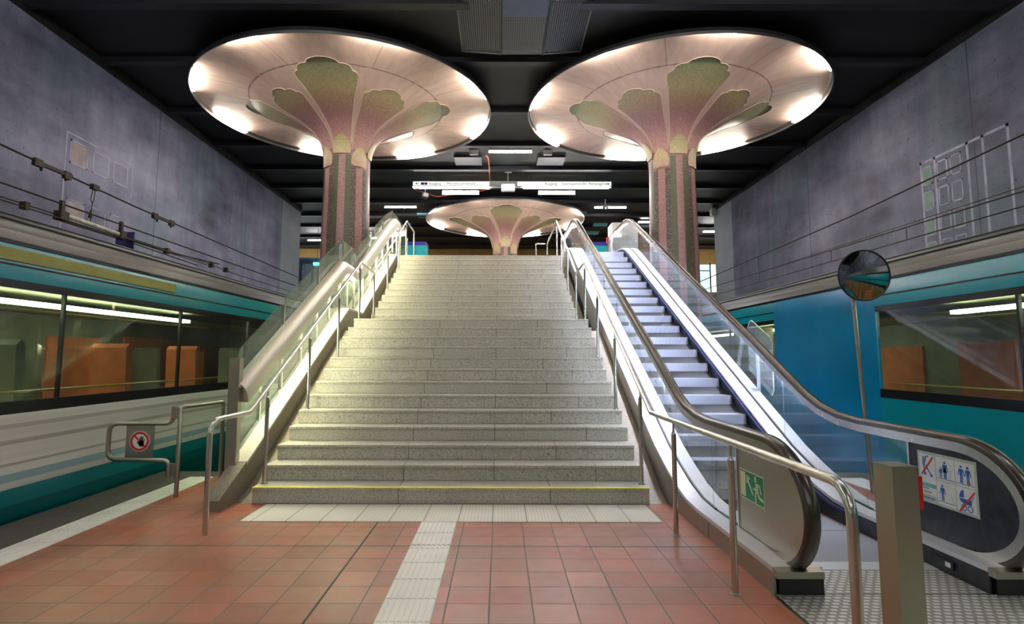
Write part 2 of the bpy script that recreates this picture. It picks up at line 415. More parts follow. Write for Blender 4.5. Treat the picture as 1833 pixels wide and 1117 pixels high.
    def sphere(s, c, r, sz=1, seg=16, rings=10, half=None):
        prof = []
        for i in range(rings+1):
            a = -PI/2+PI*i/rings
            if half == 'low': a = -PI/2+(PI/2)*i/rings
            prof.append((max(.0005, r*math.cos(a)), c[2]+r*sz*math.sin(a)))
        return s.lathe(prof, seg, c[0], c[1])
    def build(s, name, mat, parent=None, smooth=None):
        me = bpy.data.meshes.new(name); me.from_pydata(s.v, [], s.f); me.update()
        me.materials.append(mat)
        if smooth:
            for p in me.polygons: p.use_smooth = True
            try: me.set_sharp_from_angle(angle=math.radians(smooth))
            except Exception: pass
        o = bpy.data.objects.new(name, me); C.objects.link(o)
        if parent is not None:
            o.parent = parent; o.matrix_parent_inverse = PINV.get(parent.name, Matrix.Identity(4))
        return o
PINV = {}
def tag(o, label, cat, group=None):
    o['label'] = label; o['category'] = cat
    if group: o['group'] = group
    return o
def thing(name, label, cat, loc=(0, 0, 0), group=None):
    o = bpy.data.objects.new(name, None); C.objects.link(o); o.location = loc; o.empty_display_size = .2
    PINV[o.name] = Matrix.Translation(Vector(loc)).inverted()
    return tag(o, label, cat, group)
def struct(o): o['kind'] = 'structure'; return o
def sub(o, parent):
    """make built mesh o (world coordinates) a child of a mesh part"""
    o.parent = parent; o.matrix_parent_inverse = Matrix.Identity(4) if parent.parent is None else (parent.matrix_parent_inverse.inverted() @ Matrix.Identity(4))
    o.matrix_parent_inverse = Matrix.Identity(4)
    return o
def B(x0, x1, y0, y1, z0, z1): return MB().box(x0, x1, y0, y1, z0, z1)

# decals on planes --------------------------------------------------
def plane_pts(o, u, v, n, pts, lift): return [Vector(o)+Vector(u)*a+Vector(v)*b+Vector(n)*lift for a, b in pts]
def decal(name, polys, o, u, v, mat, parent, lift=.0015, th=.001):
    n = Vector(u).cross(Vector(v)); mb = MB()
    for pts in polys:
        k = len(pts); A_ = plane_pts(o, u, v, n, pts, lift); B_ = plane_pts(o, u, v, n, pts, lift+th)
        mb.add(A_+B_, [tuple(range(k-1, -1, -1)), tuple(range(k, 2*k))]+[(i, (i+1) % k, k+(i+1) % k, k+i) for i in range(k)])
    return mb.build(name, mat, parent)
def rect(x0, y0, x1, y1): return [(x0, y0), (x1, y0), (x1, y1), (x0, y1)]
def disc(cx, cy, r, ry=None, n=20): return [(cx+r*math.cos(2*PI*k/n), cy+(ry or r)*math.sin(2*PI*k/n)) for k in range(n)]
def line(x0, y0, x1, y1, w_):
    dx, dy = x1-x0, y1-y0; l = math.hypot(dx, dy); nx, ny = -dy/l*w_/2, dx/l*w_/2
    return [(x0-nx, y0-ny), (x1-nx, y1-ny), (x1+nx, y1+ny), (x0+nx, y0+ny)]
def ringp(cx, cy, r0, r1, n=28):
    return [[(cx+r0*math.cos(a), cy+r0*math.sin(a)), (cx+r1*math.cos(a), cy+r1*math.sin(a)), (cx+r1*math.cos(b), cy+r1*math.sin(b)), (cx+r0*math.cos(b), cy+r0*math.sin(b))]
            for a, b in ((2*PI*k/n, 2*PI*(k+1)/n) for k in range(n))]
def text(name, s, size, o, u, v, mat, parent, bold=0):
    cu = bpy.data.curves.new(name, 'FONT'); cu.body = s; cu.size = size; cu.extrude = .0006; cu.offset = bold; cu.resolution_u = 3
    tmp = bpy.data.objects.new(name, cu); C.objects.link(tmp)
    bpy.context.view_layer.update()
    me = bpy.data.meshes.new_from_object(tmp.evaluated_get(bpy.context.evaluated_depsgraph_get()))
    bpy.data.objects.remove(tmp)
    n = Vector(u).cross(Vector(v)); mt4 = Matrix((Vector(u), Vector(v), n)).transposed().to_4x4(); mt4.translation = Vector(o)+n*.003
    me.transform(mt4); me.materials.clear(); me.materials.append(mat)
    ob = bpy.data.objects.new(name, me); C.objects.link(ob)
    if parent is not None: ob.parent = parent; ob.matrix_parent_inverse = PINV.get(parent.name, Matrix.Identity(4))
    return ob

# ================================================================== SETTING
YB, YE = -14, 30.7            # behind the camera .. back wall
EL, ER = -4.256, 4.88         # platform edges
YP = 7.42                     # the side platforms stop here, the stairs fill the middle
struct(B(-3.44, 4.05, YB, YP, -.3, 0).build('floor', M_tiles))
struct(B(-2.86, 3.32, YP, 22, -.3, 0).build('floor', M_tiles))
struct(B(EL, -3.44, YB, YP, -.3, 0).build('floor', M_kerb))
struct(B(4.05, ER, YB, YP, -.3, 0).build('floor', M_kerb))
for x0, x1 in ((EL+.02, EL+.14), (ER-.14, ER-.02)): struct(B(x0, x1, YB, YP, -1.2, -.3).build('trim_1', M_black))
struct(B(-2.84, 3.30, YP, 22, -1.2, -.3).build('trim_1', M_black))
struct(B(-9, 9.4, YB, YE, -1.3, -1.2).build('floor', M_kerb))
ZC = 7.3
struct(B(-14, 14, YB, YE+.3, ZC, ZC+.2).build('ceiling', M_ceil))
XL, XR = -7.88, 8.36
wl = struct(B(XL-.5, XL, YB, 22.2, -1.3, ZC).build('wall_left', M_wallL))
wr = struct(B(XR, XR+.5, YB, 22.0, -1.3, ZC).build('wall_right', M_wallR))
struct(B(-14, 14, YE, YE+.3, -1.3, ZC).build('wall_back', M_backw))
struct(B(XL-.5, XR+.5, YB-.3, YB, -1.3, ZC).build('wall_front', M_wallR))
struct(B(-14.3, -14, 22.2, YE, -1.3, ZC).build('wall_left', M_backw)); struct(B(14, 14.3, 22.2, YE, -1.3, ZC).build('wall_right', M_backw))
# upper level
struct(B(-3.0, 3.34, 14.275, 22.3, 3.7, 3.998).build('floor', M_gran))
struct(B(-14, 14, 22.3, YE, 3.7, 4.0).build('floor', M_gran))
struct(B(-14, 14, 22.02, 22.28, 3.45, 4.0).build('trim_2', M_grey_l)) if 0 else None
# dark wall head joint
struct(B(XL, XL+.05, YB, 22.2, ZC-.18, ZC).build('trim_3', M_black)); struct(B(XR-.05, XR, YB, 22.0, ZC-.18, ZC).build('trim_3', M_black))
# ceiling beams
for y in (8.9, 10.75, 13.05, 15.2, 17.2, 19.1, 21.0, 23.0, 25.0, 27.2, 29.2, 6.5, 4.2, 1.8, -1, -4, -7, -10):
    mb = MB(); mb.box(-14 if y > 22.2 else XL+.05, 14 if y > 22.2 else XR-.05, y-.055, y+.055, ZC-.10, ZC)
    mb.box(-14 if y > 22.2 else XL+.05, 14 if y > 22.2 else XR-.05, y-.09, y+.09, ZC-.125, ZC-.10)
    struct(mb.build('trim_4', M_beam))
# faint coloured frames and patches laid on the concrete walls
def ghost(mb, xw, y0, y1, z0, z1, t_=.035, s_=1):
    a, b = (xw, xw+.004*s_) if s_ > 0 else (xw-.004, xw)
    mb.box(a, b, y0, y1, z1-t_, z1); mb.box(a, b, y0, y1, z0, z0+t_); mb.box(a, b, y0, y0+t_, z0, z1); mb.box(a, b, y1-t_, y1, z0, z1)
M_ghost = plain('pale lilac line', (.38, .38, .52), .8, 0, .3, 3); M_ochre = plain('dull ochre', (.37, .32, .34), .85, 0, .25, 4); M_gh2 = plain('dull green', (.20, .30, .26), .85, 0, .2, 4)
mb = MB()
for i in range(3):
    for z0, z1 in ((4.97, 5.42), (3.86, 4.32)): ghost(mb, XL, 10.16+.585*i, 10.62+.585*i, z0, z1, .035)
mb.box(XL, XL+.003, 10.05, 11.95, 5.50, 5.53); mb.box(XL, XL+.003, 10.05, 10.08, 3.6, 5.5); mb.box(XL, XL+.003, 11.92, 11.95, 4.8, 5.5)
o = mb.build('wall_frame', M_ghost); sub(o, wl)
o = MB().box(XL, XL+.002, 10.2, 10.58, 5.0, 5.38).box(XL, XL+.002, 10.2, 10.58, 3.9, 4.28).build('wall_patch', M_ochre); sub(o, wl)
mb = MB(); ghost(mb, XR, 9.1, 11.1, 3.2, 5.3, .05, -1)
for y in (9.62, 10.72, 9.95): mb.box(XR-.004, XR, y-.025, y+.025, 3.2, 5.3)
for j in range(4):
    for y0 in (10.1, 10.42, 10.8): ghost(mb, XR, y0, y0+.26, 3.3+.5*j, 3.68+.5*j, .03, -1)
o = mb.build('wall_frame', M_ghost); sub(o, wr)
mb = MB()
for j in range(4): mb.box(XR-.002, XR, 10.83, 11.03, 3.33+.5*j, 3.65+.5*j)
o = mb.build('wall_patch', M_gh2); sub(o, wr)

# ---------------------------------------------------------------- tactile paving
def ribbed(name, x0, x1, y0, y1, label, ribs=9, gap=None):
    mb = MB(); L_ = .303; y = y0
    while y < y1-.01:
        ye = min(y1, y+L_)
        mb.box(x0, x1, y+.003, ye-.003, .0, .004)
        wdt = (x1-x0)/ribs
        for k in range(ribs): mb.box(x0+wdt*(k+.18), x0+wdt*(k+.82), y+.006, ye-.006, .004, .009)
        y = ye
    return tag(mb.build(name, M_white), label, 'tactile paving')
ribbed('tactile_guide_strip', -.683, -.378, -4.0, 4.55, 'white ribbed tactile strip running from the camera to the cross joint before the stairs', 8)
ribbed('tactile_guide_strip', -.683, -.378, 4.562, 5.19, 'short white ribbed tactile strip between the cross joint and the dimpled slabs', 8)
ribbed('platform_edge_strip', -3.72, -3.44, -6.0, 7.06, 'white ribbed warning strip along the left platform edge', 7)
ribbed('platform_edge_strip', 4.05, 4.35, -6.0, 7.06, 'white ribbed warning strip along the right platform edge behind the escalator', 7)
mb = MB().prism([(-2.28, 5.19), (1.425, 5.19), (1.42, 5.775), (-2.28, 5.775)], 'z', 0, .007)
tag(mb.build('tactile_attention_field', M_dots), 'band of white dimpled tactile slabs at the foot of the stairs', 'tactile paving')

# ================================================================== STAIRCASE
RZ, TR, Y1, Y14 = .16, .3121, 5.797, 10.828
SL, SR = -2.44, 1.475
def y_step(k): return Y1+(k-1)*TR if k <= 13 else Y14+(k-14)*TR
st = thing('staircase', 'wide pale granite staircase of two flights rising to the upper level', 'staircase', (-.48, Y1, 0))
for k in range(1, 26):
    y = y_step(k); ye = y_step(k+1)+.02 if k < 13 else (Y14+.02 if k == 13 else (y+TR+.02 if k < 25 else 14.275+.02))
    if k == 25: ye = y+.30
    joints = [-1.0, .62] if k % 2 else [-1.0, -.06, 1.0]
    if k in (1,): joints = [-1.0, .50]
    xs = [SL-random.random()*.01]+joints+[SR+random.random()*.01]; mb = MB()
    for a, b in zip(xs[:-1], xs[1:]):
        z0, z1 = (k-1)*RZ, k*RZ
        # bevelled nosing, slightly oversailing
        mb.prism([(y+.0155, z0), (y+.0155, z0+.007), (y+.008, z0+.007), (y+.008, z1-.03), (y, z1-.026), (y, z1-.004), (y+.004, z1), (ye, z1), (ye, z0)], 'x', a+.003, b-.003)
    pass
    mb.build('step', M_gran, st)
    B(SL+.01, SR-.01, y+.0165, y+.030, (k-1)*RZ+.003, k*RZ-.012).build('joint_backing', M_black, st)
B(SL, SR, Y1-.002, Y1+.05, RZ-.005, RZ+.0015).build('warning_stripe', M_yellow, st)['label'] = 'thin yellow stripe on the lowest nosing'
# substructure under the steps
low = [(Y1+.3, 0), (Y1+12*TR, 12*RZ-.02), (Y14, 12*RZ-.02), (14.2, 3.7)]
MB().strip([(Y1+.35, .02), (Y1+12*TR+.1, 12*RZ-.1), (Y14+.1, 12*RZ-.1), (14.25, 3.72)], [(Y1+.35, 0), (Y1+12*TR+.1, 0), (Y14+.1, 0), (14.25, 0)], 'x', SL+.06, SR-.06).build('substructure', M_black, st)
def nose(Y, d=0):
    if Y < Y1+12*TR: return .16+.5128*(Y-Y1)+d
    if Y < Y14: return 2.08+d
    return 2.24+.5128*(Y-Y14)+d
# stone kerbs in the gap between steps and side walls
kp = [(5.84, -.02), (6.10, .06), (9.54, 1.86), (10.78, 1.87), (14.25, 3.68)]
MB().strip([(a, b+.02) for a, b in kp], [(a, 0) for a, b in kp], 'x', SR+.012, 1.668).build('side_kerb', M_gran_d, st)
MB().strip([(a, b+.02) for a, b in kp], [(a, 0) for a, b in kp], 'x', -2.608, SL-.012).build('side_kerb', M_gran_d, st)

# left stringer wall
sp = [(5.50, .02), (5.50, .10), (5.545, .135), (6.04, .36), (9.86, 2.275), (10.86, 2.275), (14.3, 4.03), (15.9, 4.03)]
sw = thing('stone_stringer_wall', 'sloping stone stringer wall along the left side of the stairs under the glass', 'wall', (-2.69, 5.5, 0))
MB().strip([(5.5, .10), (5.545, .135), (6.05, .365)], [(5.5, 0), (5.545, 0), (6.05, 0)], 'x', -2.765, -2.612).build('foot_block', M_gran_d, sw)['label'] = 'rough brown granite foot block'
MB().strip([(6.053, .365-.03), (9.86, 2.245), (10.86, 2.245), (14.3, 4.0)], [(6.053, 0), (9.86, 0), (10.86, 0), (14.3, 0)], 'x', -2.762, -2.612).build('stringer', M_gran_d, sw)
MB().strip([(6.053, .367), (9.86, 2.278), (10.86, 2.278), (14.3, 4.035), (15.3, 4.035)], [(6.053, .337), (9.86, 2.247), (10.86, 2.247), (14.3, 4.002), (15.3, 4.002)], 'x', -2.77, -2.606).build('coping', M_gran_p, sw)['label'] = 'pale smooth stone coping'

# ---------------------------------------------------------------- left glass balustrade with lamp hood
gb = thing('glass_balustrade', 'glass balustrade with a fat steel lamp hood on the left of the stairs', 'balustrade', (-2.8, 6.0, .3))
def gl(Y, d):
    if Y < 9.9: return .345+.5128*(Y-6.15)+d
    if Y < 10.86: return 2.27+d
    if Y < 14.35: return 2.27+.5128*(Y-10.86)+d
    return 4.05+d
panels = [(6.14, 7.30), (7.42, 8.66), (8.76, 9.86), (9.94, 10.84), (10.92, 12.12), (12.2, 13.36), (13.44, 14.6), (14.68, 15.7), (15.78, 16.9)]
for (a, b) in panels:
    a2, b2 = a, b; h_ = 1.20
    if a > 14.6: tops = [(a, 5.22), (b, 5.22)]
    elif a > 9.9 and b < 10.9: tops = [(a, 3.50), (b, 3.50)]
    elif a < 6.2: tops = [(a, 1.40), (a+.05, 1.53), (b, gl(b, h_-.02))]
    elif a > 9.9: tops = [(a, gl(a, h_)), (b, gl(b, h_))]
    else: tops = [(a, gl(a, h_+.03)), (b, gl(b, h_))]
    bots = [(q[0], gl(q[0], .04)) for q in tops]
    MB().strip(tops, bots, 'x', -2.806, -2.794).build('glass_pane', M_glass, gb)
for y in (7.36, 8.71, 9.9, 10.88, 12.16, 13.4, 14.64, 15.74, 16.94):
    mb = MB().box(-2.82, -2.775, y-.016, y+.016, gl(y, -.02), gl(y, 1.14) if y < 14.5 else 5.0)
    mb.build('post', M_steel, gb)
for a, b in panels[:8]:
    y = (a+b)/2; B(-2.792, -2.772, y-.012, y+.012, gl(y, .03), gl(y, .63)).build('stanchion', M_steel, gb)
B(-2.812, -2.702, 5.985, 6.075, .02, 1.43).build('end_post', M_steel_d, gb)['label'] = 'dull grey steel end post'
rp = [(-2.785, 6.08, gl(6.08, .045)), (-2.785, 9.9, 2.315), (-2.785, 10.86, 2.315), (-2.785, 14.35, 4.09), (-2.785, 15.3, 4.09)]
MB().sweep(rp, [(-.02, -.025), (.02, -.025), (.02, .025), (-.02, .025)]).build('bottom_rail', M_steel, gb)
# hood: quarter-round section hugging the glass
hp = [(-2.785, 6.10, .965), (-2.785, 9.74, 2.83), (-2.785, 9.84, 2.868), (-2.785, 9.95, 2.88), (-2.785, 10.65, 2.86), (-2.785, 10.78, 2.875), (-2.785, 10.88, 2.92), (-2.785, 14.35, 4.70), (-2.785, 14.6, 4.79), (-2.785, 14.9, 4.80), (-2.785, 15.0, 4.76)]
def arc(n=8, W=.145, H=.225):
    pts = [(0, 0), (0, H)]
    for i in range(n+1):
        a = PI/2*(1-i/n); pts.append((W-.10+.10*math.cos(a), H-.12+.12*math.sin(a)))
    pts += [(W, 0)]
    inner = [(W-.006, 0)]+[(W-.106+.10*math.cos(PI/2*i/n), H-.126+.12*math.sin(PI/2*i/n)) for i in range(n+1)]+[(.006, H-.006), (.006, 0)]
    return pts+inner
MB().sweep(hp, [(x, y) for x, y in arc()]).build('lamp_hood', M_hood, gb, 40)
MB().prism([(-2.785, .965), (-2.64, .965), (-2.64, 1.07), (-2.66, 1.13), (-2.70, 1.175), (-2.745, 1.19), (-2.785, 1.19)], 'y', 6.085, 6.1).build('end_cap', M_hood, gb)
lpz = [(p[0]+.055, p[1]+(.06 if i == 0 else 0), p[2]+.075) for i, p in enumerate(hp)]
MB().tube(lpz, .018, 8).build('lamp_tube', M_htube, gb, 50)['label'] = 'glowing warm white lamp tube'

# ---------------------------------------------------------------- handrails
def arcpts(c, r, a0, a1, n=6): return [(c[0]+r*math.cos(a0+(a1-a0)*i/n), c[1]+r*math.sin(a0+(a1-a0)*i/n)) for i in range(n+1)]
def handrail(name, x, yend, label, posts, topend):
    t = thing(name, label, 'handrail', (x, yend, 0))
    z0 = .915
    cv = [(x, p[0], p[1]) for p in arcpts((yend+.13, z0-.13), .13, PI, PI/2, 7)]
    path = [(x, yend, .0)]+cv+[(x, 5.55, z0), (x, 9.72, 3.055), (x, 10.73, 3.03), (x, 14.38, 4.90), (x, topend-.06, 4.90), (x, topend, 4.86), (x, topend, 4.0)]
    MB().tube(path, .0225, 14).build('rail', M_steel, t, 40)
    for (y, z) in posts:
        zt = z0 if y < 5.55 else (z0+.5135*(y-5.55) if y < 9.72 else (3.04 if y < 10.73 else (3.03+.5128*(y-10.73) if y < 14.38 else 4.9)))
        mb = MB().tube([(x, y, z), (x, y, zt-.11)], .0205, 12); mb.cone((x, y, zt-.11), (x, y, zt-.085), .0205, .009, 12); mb.tube([(x, y, zt-.09), (x, y, zt-.015)], .009, 8)
        mb.cone((x, y, z), (x, y, z+.008), .036, .034, 14)
        mb.build('post', M_steel, t, 40)
    return t
lp = [(5.97, .16), (7.22, .80), (8.47, 1.44), (9.68, 2.08), (10.78, 2.08), (12.06, 2.88), (13.3, 3.52), (14.34, 4.0)]
handrail('handrail', -2.39, 4.81, 'tubular steel handrail on the left side of the stairs', lp, 15.62)
handrail('handrail', 1.44, 2.42, 'tubular steel handrail between the stairs and the escalator, curling down near the camera', [(3.66, 0), (4.84, 0)]+lp, 17.3)
hr2 = thing('landing_rail', 'small upright steel rail on the upper landing beyond the stairs on the right', 'rail', (1.2, 15.6, 4))
MB().tube([(1.10, 17.3, 4.0), (1.10, 17.3, 4.9), (1.38, 17.3, 4.9)], .02, 10).build('rail', M_steel, hr2, 40)

# ================================================================== ESCALATOR
es = thing('escalator', 'escalator with glass sides, dark handrails and lit decks to the right of the stairs', 'escalator', (2.48, 3.66, 0))
DK = [(3.66, .165), (5.0, .165), (5.3, .185), (5.6, .25), (5.95, .365), (6.3, .50), (13.2, 3.874), (13.5, 4.01), (13.8, 4.10), (14.15, 4.155), (14.5, 4.165), (16.4, 4.165)]
def dk(Y):
    for (a, b), (c_, d) in zip(DK[:-1], DK[1:]):
        if a <= Y <= c_: return b+(d-b)*(Y-a)/(c_-a)
    return DK[-1][1] if Y > 10 else DK[0][1]
HR = [(4.02, .895), (5.1, .895), (5.4, .915), (5.7, .975), (5.95, 1.07), (6.25, 1.215), (7.1, 1.64), (12.9, 4.455), (13.3, 4.64), (13.65, 4.77), (13.95, 4.84), (14.3, 4.88), (14.8, 4.885), (16.0, 4.885)]
low_c = [(4.02-.56*math.sin(a), .485+.41*math.cos(a)) for a in [PI*i/26 for i in range(1, 25)]]+[(4.05, .075)]
top_c = [(16.0+.40*math.sin(a), 4.485+.40*math.cos(a)) for a in [PI*i/10 for i in range(1, 9)]]
HRF = [p for p in reversed(low_c)]+HR+top_c
def off(path, d):
    """offset a (y,z) polyline towards its left normal"""
    out = []
    for i, p in enumerate(path):
        a = Vector(path[max(0, i-1)]); b = Vector(path[min(len(path)-1, i+1)]); t = (b-a).normalized()
        out.append((p[0]-t.y*d, p[1]+t.x*d))
    return out
belt_prof = [(-.042, -.026), (-.044, .006), (-.032, .020), (0, .025), (.032, .020), (.044, .006), (.042, -.026), (.030, -.030), (-.030, -.030)]
guide_prof = [(-.034, -.092), (-.034, -.028), (.034, -.028), (.034, -.092), (.030, -.092), (.030, -.038), (-.030, -.038), (-.030, -.092)]
SKL = [(3.66, .02), (5.2, .02), (5.5, .05), (13.5, 3.95), (13.9, 4.0), (16.3, 4.0)]
for side, xc, xi, xo in (('left', 1.83, 1.978, 1.672), ('right', 3.15, 2.992, 3.30)):
    xg = xc
    P3 = [(xc, a, b) for a, b in HRF]
    MB().sweep(P3, belt_prof, Vector((0, 0, 1)) if 0 else Vector((0, 0, -1))).build('handrail_belt', M_belt, es, 50)
    gp = [(xc, a, b) for a, b in HRF]
    MB().sweep(gp, guide_prof, Vector((0, 0, -1))).build('handrail_guide', M_steel_d if side == 'left' else M_steel, es, 50)
    # lamp strip on the underside of the guide
    lp_ = [(xc, a, b) for a, b in off(HR, -.097)]
    for s_ in (-1, 1):
        pl = [(xc+s_*.019, a, b) for a, b in off(HR[4:], -.056)]
        MB().sweep(pl, [(-.006, -.005), (.006, -.005), (.006, .005), (-.006, .005)]).build('lamp_strip', M_etube2 if (side == 'left' and s_ < 0) else M_etube, es)
    # glass panes between deck and guide
    seams = [4.5, 5.05, 6.45, 8.1, 9.75, 11.4, 13.05, 14.4, 15.9]
    ho = off(HR, -.06)
    def hz(Y):
        for (a, b), (c_, d) in zip(ho[:-1], ho[1:]):
            if a <= Y <= c_: return b+(d-b)*(Y-a)/(c_-a)
        return ho[0][1] if Y < 8 else ho[-1][1]
    for a, b in zip(seams[:-1], seams[1:]):
        ys = sorted(set([a+.004, b-.004]+[q[0] for q in DK+ho if a < q[0] < b]))
        MB().strip([(y, hz(y)) for y in ys], [(y, dk(y)-.02) for y in ys], 'x', xg-.006, xg+.006).build('glass_pane', M_eglass, es)
    # steel newel panels at both ends
    inner = [(4.02-.50*math.sin(a), .485+.355*math.cos(a)) for a in [PI*i/26 for i in range(0, 23)]]
    poly = [(4.495, .17), (4.495, .835)]+inner+[(3.75, .17)]
    npn = MB().prism(poly[::-1], 'x', xg-.012, xg+.012).build('newel_panel', M_steel_d if side == 'left' else M_skirt, es)
    npn['label'] = 'brushed steel newel panel' if side == 'left' else 'dark newel panel'
    B(xg-.017, xg+.017, 4.488, 4.508, .17, .85).build('newel_trim', M_steel, es)
    poly = [(15.9, 4.16), (15.9, 4.80)]+[(16.0+.34*math.sin(a), 4.485+.33*math.cos(a)) for a in [PI*i/10 for i in range(0, 10)]]
    MB().prism(poly, 'x', xg-.012, xg+.012).build('newel_panel', M_steel_b, es)
    # decks, inner and outer
    for x0, x1 in ((min(xo, xg), max(xo, xg)), (min(xi, xg), max(xi, xg))):
        x0 += .014 if x0 == xg else 0; x1 -= .014 if x1 == xg else 0
        MB().strip(DK, [(a, b-.03) for a, b in DK], 'x', x0, x1).build('deck', M_steel_b, es)
    MB().sweep([(xg, a, b-.004) for a, b in DK[1:]], [(-.011, -.01), (.011, -.01), (.011, .012), (-.011, .012)]).build('glass_gasket', M_blk_pl, es)
    # deck nose and black end box
    s0, s1 = min(xo, xi), max(xo, xi)
    MB().prism([(3.662, .165), (3.60, .155), (3.60, .115), (3.662, .115)][::-1], 'x', s0, s1-.02*(side == 'left')).build('deck_nose', M_steel_d, es)
    B(s0+.03, s1-.005, 3.64, 4.1, 0.002, .135).build('end_box', M_blk_pl, es)
    # outer cladding
    o0 = (xo, xo+.02) if side == 'left' else (xo-.02, xo)
    cl = [(3.66, .135)]+[(a, b-.03) for a, b in DK[1:]]
    bt = [(a, 0 if a < 5.9 else (max(0, b-.52) if a < 13.9 else 3.7)) for a, b in cl]
    MB().strip(cl, bt, 'x', *o0).build('cladding', M_clad if side == 'left' else M_steel_d, es)
    if side == 'left':
        for y in (4.75, 5.55): B(xo-.0015, xo, y-.003, y+.003, .01, .13 if y < 5 else .2).build('cladding_joint', M_black, es)
    # skirt panel and brush
    k0 = (xi-.012, xi) if side == 'left' else (xi, xi+.012)
    MB().strip([(a, b-.03) for a, b in DK], [(a, max(0.0, b-.34)) for a, b in DK], 'x', *k0).build('skirt', M_skirt, es)
    bx = xi+.012 if side == 'left' else xi-.012
    MB().sweep([(bx, a, b-.055) for a, b in DK[1:]], [(-.012, -.012), (.012, -.012), (.012, .012), (-.012, .012)]).build('skirt_brush', M_brush, es)
# truss underside on the right
MB().strip([(5.6, .1), (6.3, .3), (13.3, 3.72), (16.3, 3.9)], [(5.6, 0), (6.3, .0), (13.3, 3.0), (16.3, 3.2)], 'x', 1.70, 3.27).build('truss', M_black, es)
# moving steps
def zst(Y):
    z = .40+.489*(Y-6.287)
    return max(.0, min(4.0, z))
y = 4.22
MB().box(2.0, 2.97, 4.19, 4.96, -.06, .004).build('flat_step', M_estep, es)
k = 0; ys = 4.97
while ys < 15.2:
    z1 = min(4.0, max(.004, zst(ys))); zp = min(4.0, max(.0, zst(ys+.41)))
    riser = [(ys, z1-.22), (ys-.012, z1-.10), (ys, z1), (ys+.415, z1), (ys+.415, z1-.22)]
    if z1 < .02: riser = [(ys, -.06), (ys, z1), (ys+.405, z1), (ys+.405, -.06)]
    MB().prism(riser[::-1], 'x', 2.003, 2.967).build('step', M_estep, es, 20)
    ys += .41; k += 1
# comb and landing plates
MB().prism([(1.984, 4.05), (2.986, 4.05), (2.986, 4.20), (1.984, 4.20)], 'z', -.05, .012).build('comb_plate', M_steel_b, es)
B(1.984, 2.986, 3.662, 4.05, -.05, .009).build('landing_plate', M_plate, es)
B(1.675, 3.7, 1.2, 3.645, -.04, .006).build('landing_plate', M_plate, es)
B(1.675, 3.7, 3.645, 3.658, -.04, .010).build('plate_frame', M_steel, es)
B(1.655, 1.675, 1.2, 3.66, -.04, .010).build('plate_frame', M_steel, es)
# scratches + maker's plate on the inner right base
mp = B(2.974, 2.990, 3.92, 4.10, .05, .10).build('nameplate', M_blk_pl, es); mp['label'] = 'small dark name plate with a silver window'
B(2.9735, 2.975, 3.94, 3.985, .06, .09).build('nameplate_window', M_wprint, es)
# acrylic climb guards on the outer right deck
for yy, dz in ((7.05, 0), (7.85, 0)):
    zb = dk(yy)
    pts = [(-.02, zb-.05), (-.0, zb+.62), (.10, zb+.86), (.42, zb+1.0), (.50, zb+.95), (.46, zb+.22)]
    pass
pts = [(7.05, .98), (7.03, 1.62), (7.08, 1.70), (7.52, 1.92), (7.60, 1.93), (7.68, 1.86), (8.12, 1.52), (8.14, 1.42), (7.62, 1.16), (7.35, 1.10)]
MB().prism([(7.08, .98), (7.03, 1.04), (7.02, 1.62), (7.06, 1.69), (7.56, 1.93), (7.63, 1.92), (7.69, 1.84), (7.69, 1.28)][::-1], 'x', 3.318, 3.328).build('climb_guard', M_acryl, es)
for q0, q1 in ((7.34, 1.30),):
    B(3.296, 3.318, 7.37, 7.42, 1.0, 1.62).build('guard_bracket', M_steel_b, es)
    MB().prism([(7.95, 1.32), (8.05, 1.36), (7.86, 1.80), (7.78, 1.76)], 'x', 3.306, 3.316).build('climb_guard', M_acryl, es)
    B(3.30, 3.34, 7.30, 7.34, 1.38, 1.395).build('guard_pin', M_steel, es)
MB().tube([(7.08, .98), (7.03, 1.04), (7.02, 1.62), (7.06, 1.69), (7.56, 1.93), (7.63, 1.92), (7.69, 1.84)] and [(3.323, a_, b_) for a_, b_ in [(7.08, .98), (7.03, 1.04), (7.02, 1.62), (7.06, 1.69), (7.56, 1.93), (7.63, 1.92), (7.69, 1.84)]], .006, 6).build('guard_edge', M_wprint, es)
B(3.22, 3.30, 7.36, 7.44, dk(7.4)-.0, dk(7.4)+.02).build('guard_foot', M_steel_b, es)

U, V_ = (0, -1, 0), (0, 0, 1)
# emergency exit sticker on the left newel  (0.41 x 0.21)
O = (1.818, 4.452, .405)
sg = decal('exit_sticker', [rect(0, 0, .40, .21)], O, U, V_, M_cream, es, .0005); sg['label'] = 'green running man exit sticker'
def dsub(name, polys, o, mat, lift, par): return sub(decal(name, polys, o, U, V_, mat, None, lift), par)
def reparent(ob, par): ob.parent = par; ob.matrix_parent_inverse = par.matrix_parent_inverse.inverted() @ Matrix.Identity(4) if False else PIv(par); return ob
def PIv(par):
    # world matrix of a part is identity here (vertices are in world space), so no offset is needed
    return Matrix.Identity(4)
a = dsub('green_field', [rect(.008, .008, .392, .202)], O, M_green, .0016, sg)
man = [rect(.018, .018, .105, .192), line(.225, .055, .13, .165, .017), [(.118, .178), (.122, .115), (.140, .125), (.150, .150), (.175, .150), (.180, .168)],
       disc(.272, .172, .016, .024), line(.285, .145, .300, .085, .036), line(.290, .145, .335, .135, .014), line(.335, .138, .358, .085, .014),
       line(.285, .120, .262, .095, .014), line(.262, .097, .232, .105, .016), line(.300, .09, .325, .055, .020), line(.325, .058, .385, .045, .018),
       line(.292, .092, .262, .068, .018), line(.264, .070, .270, .012, .018)]
dsub('running_man', man, O, M_cream, .0028, sg)
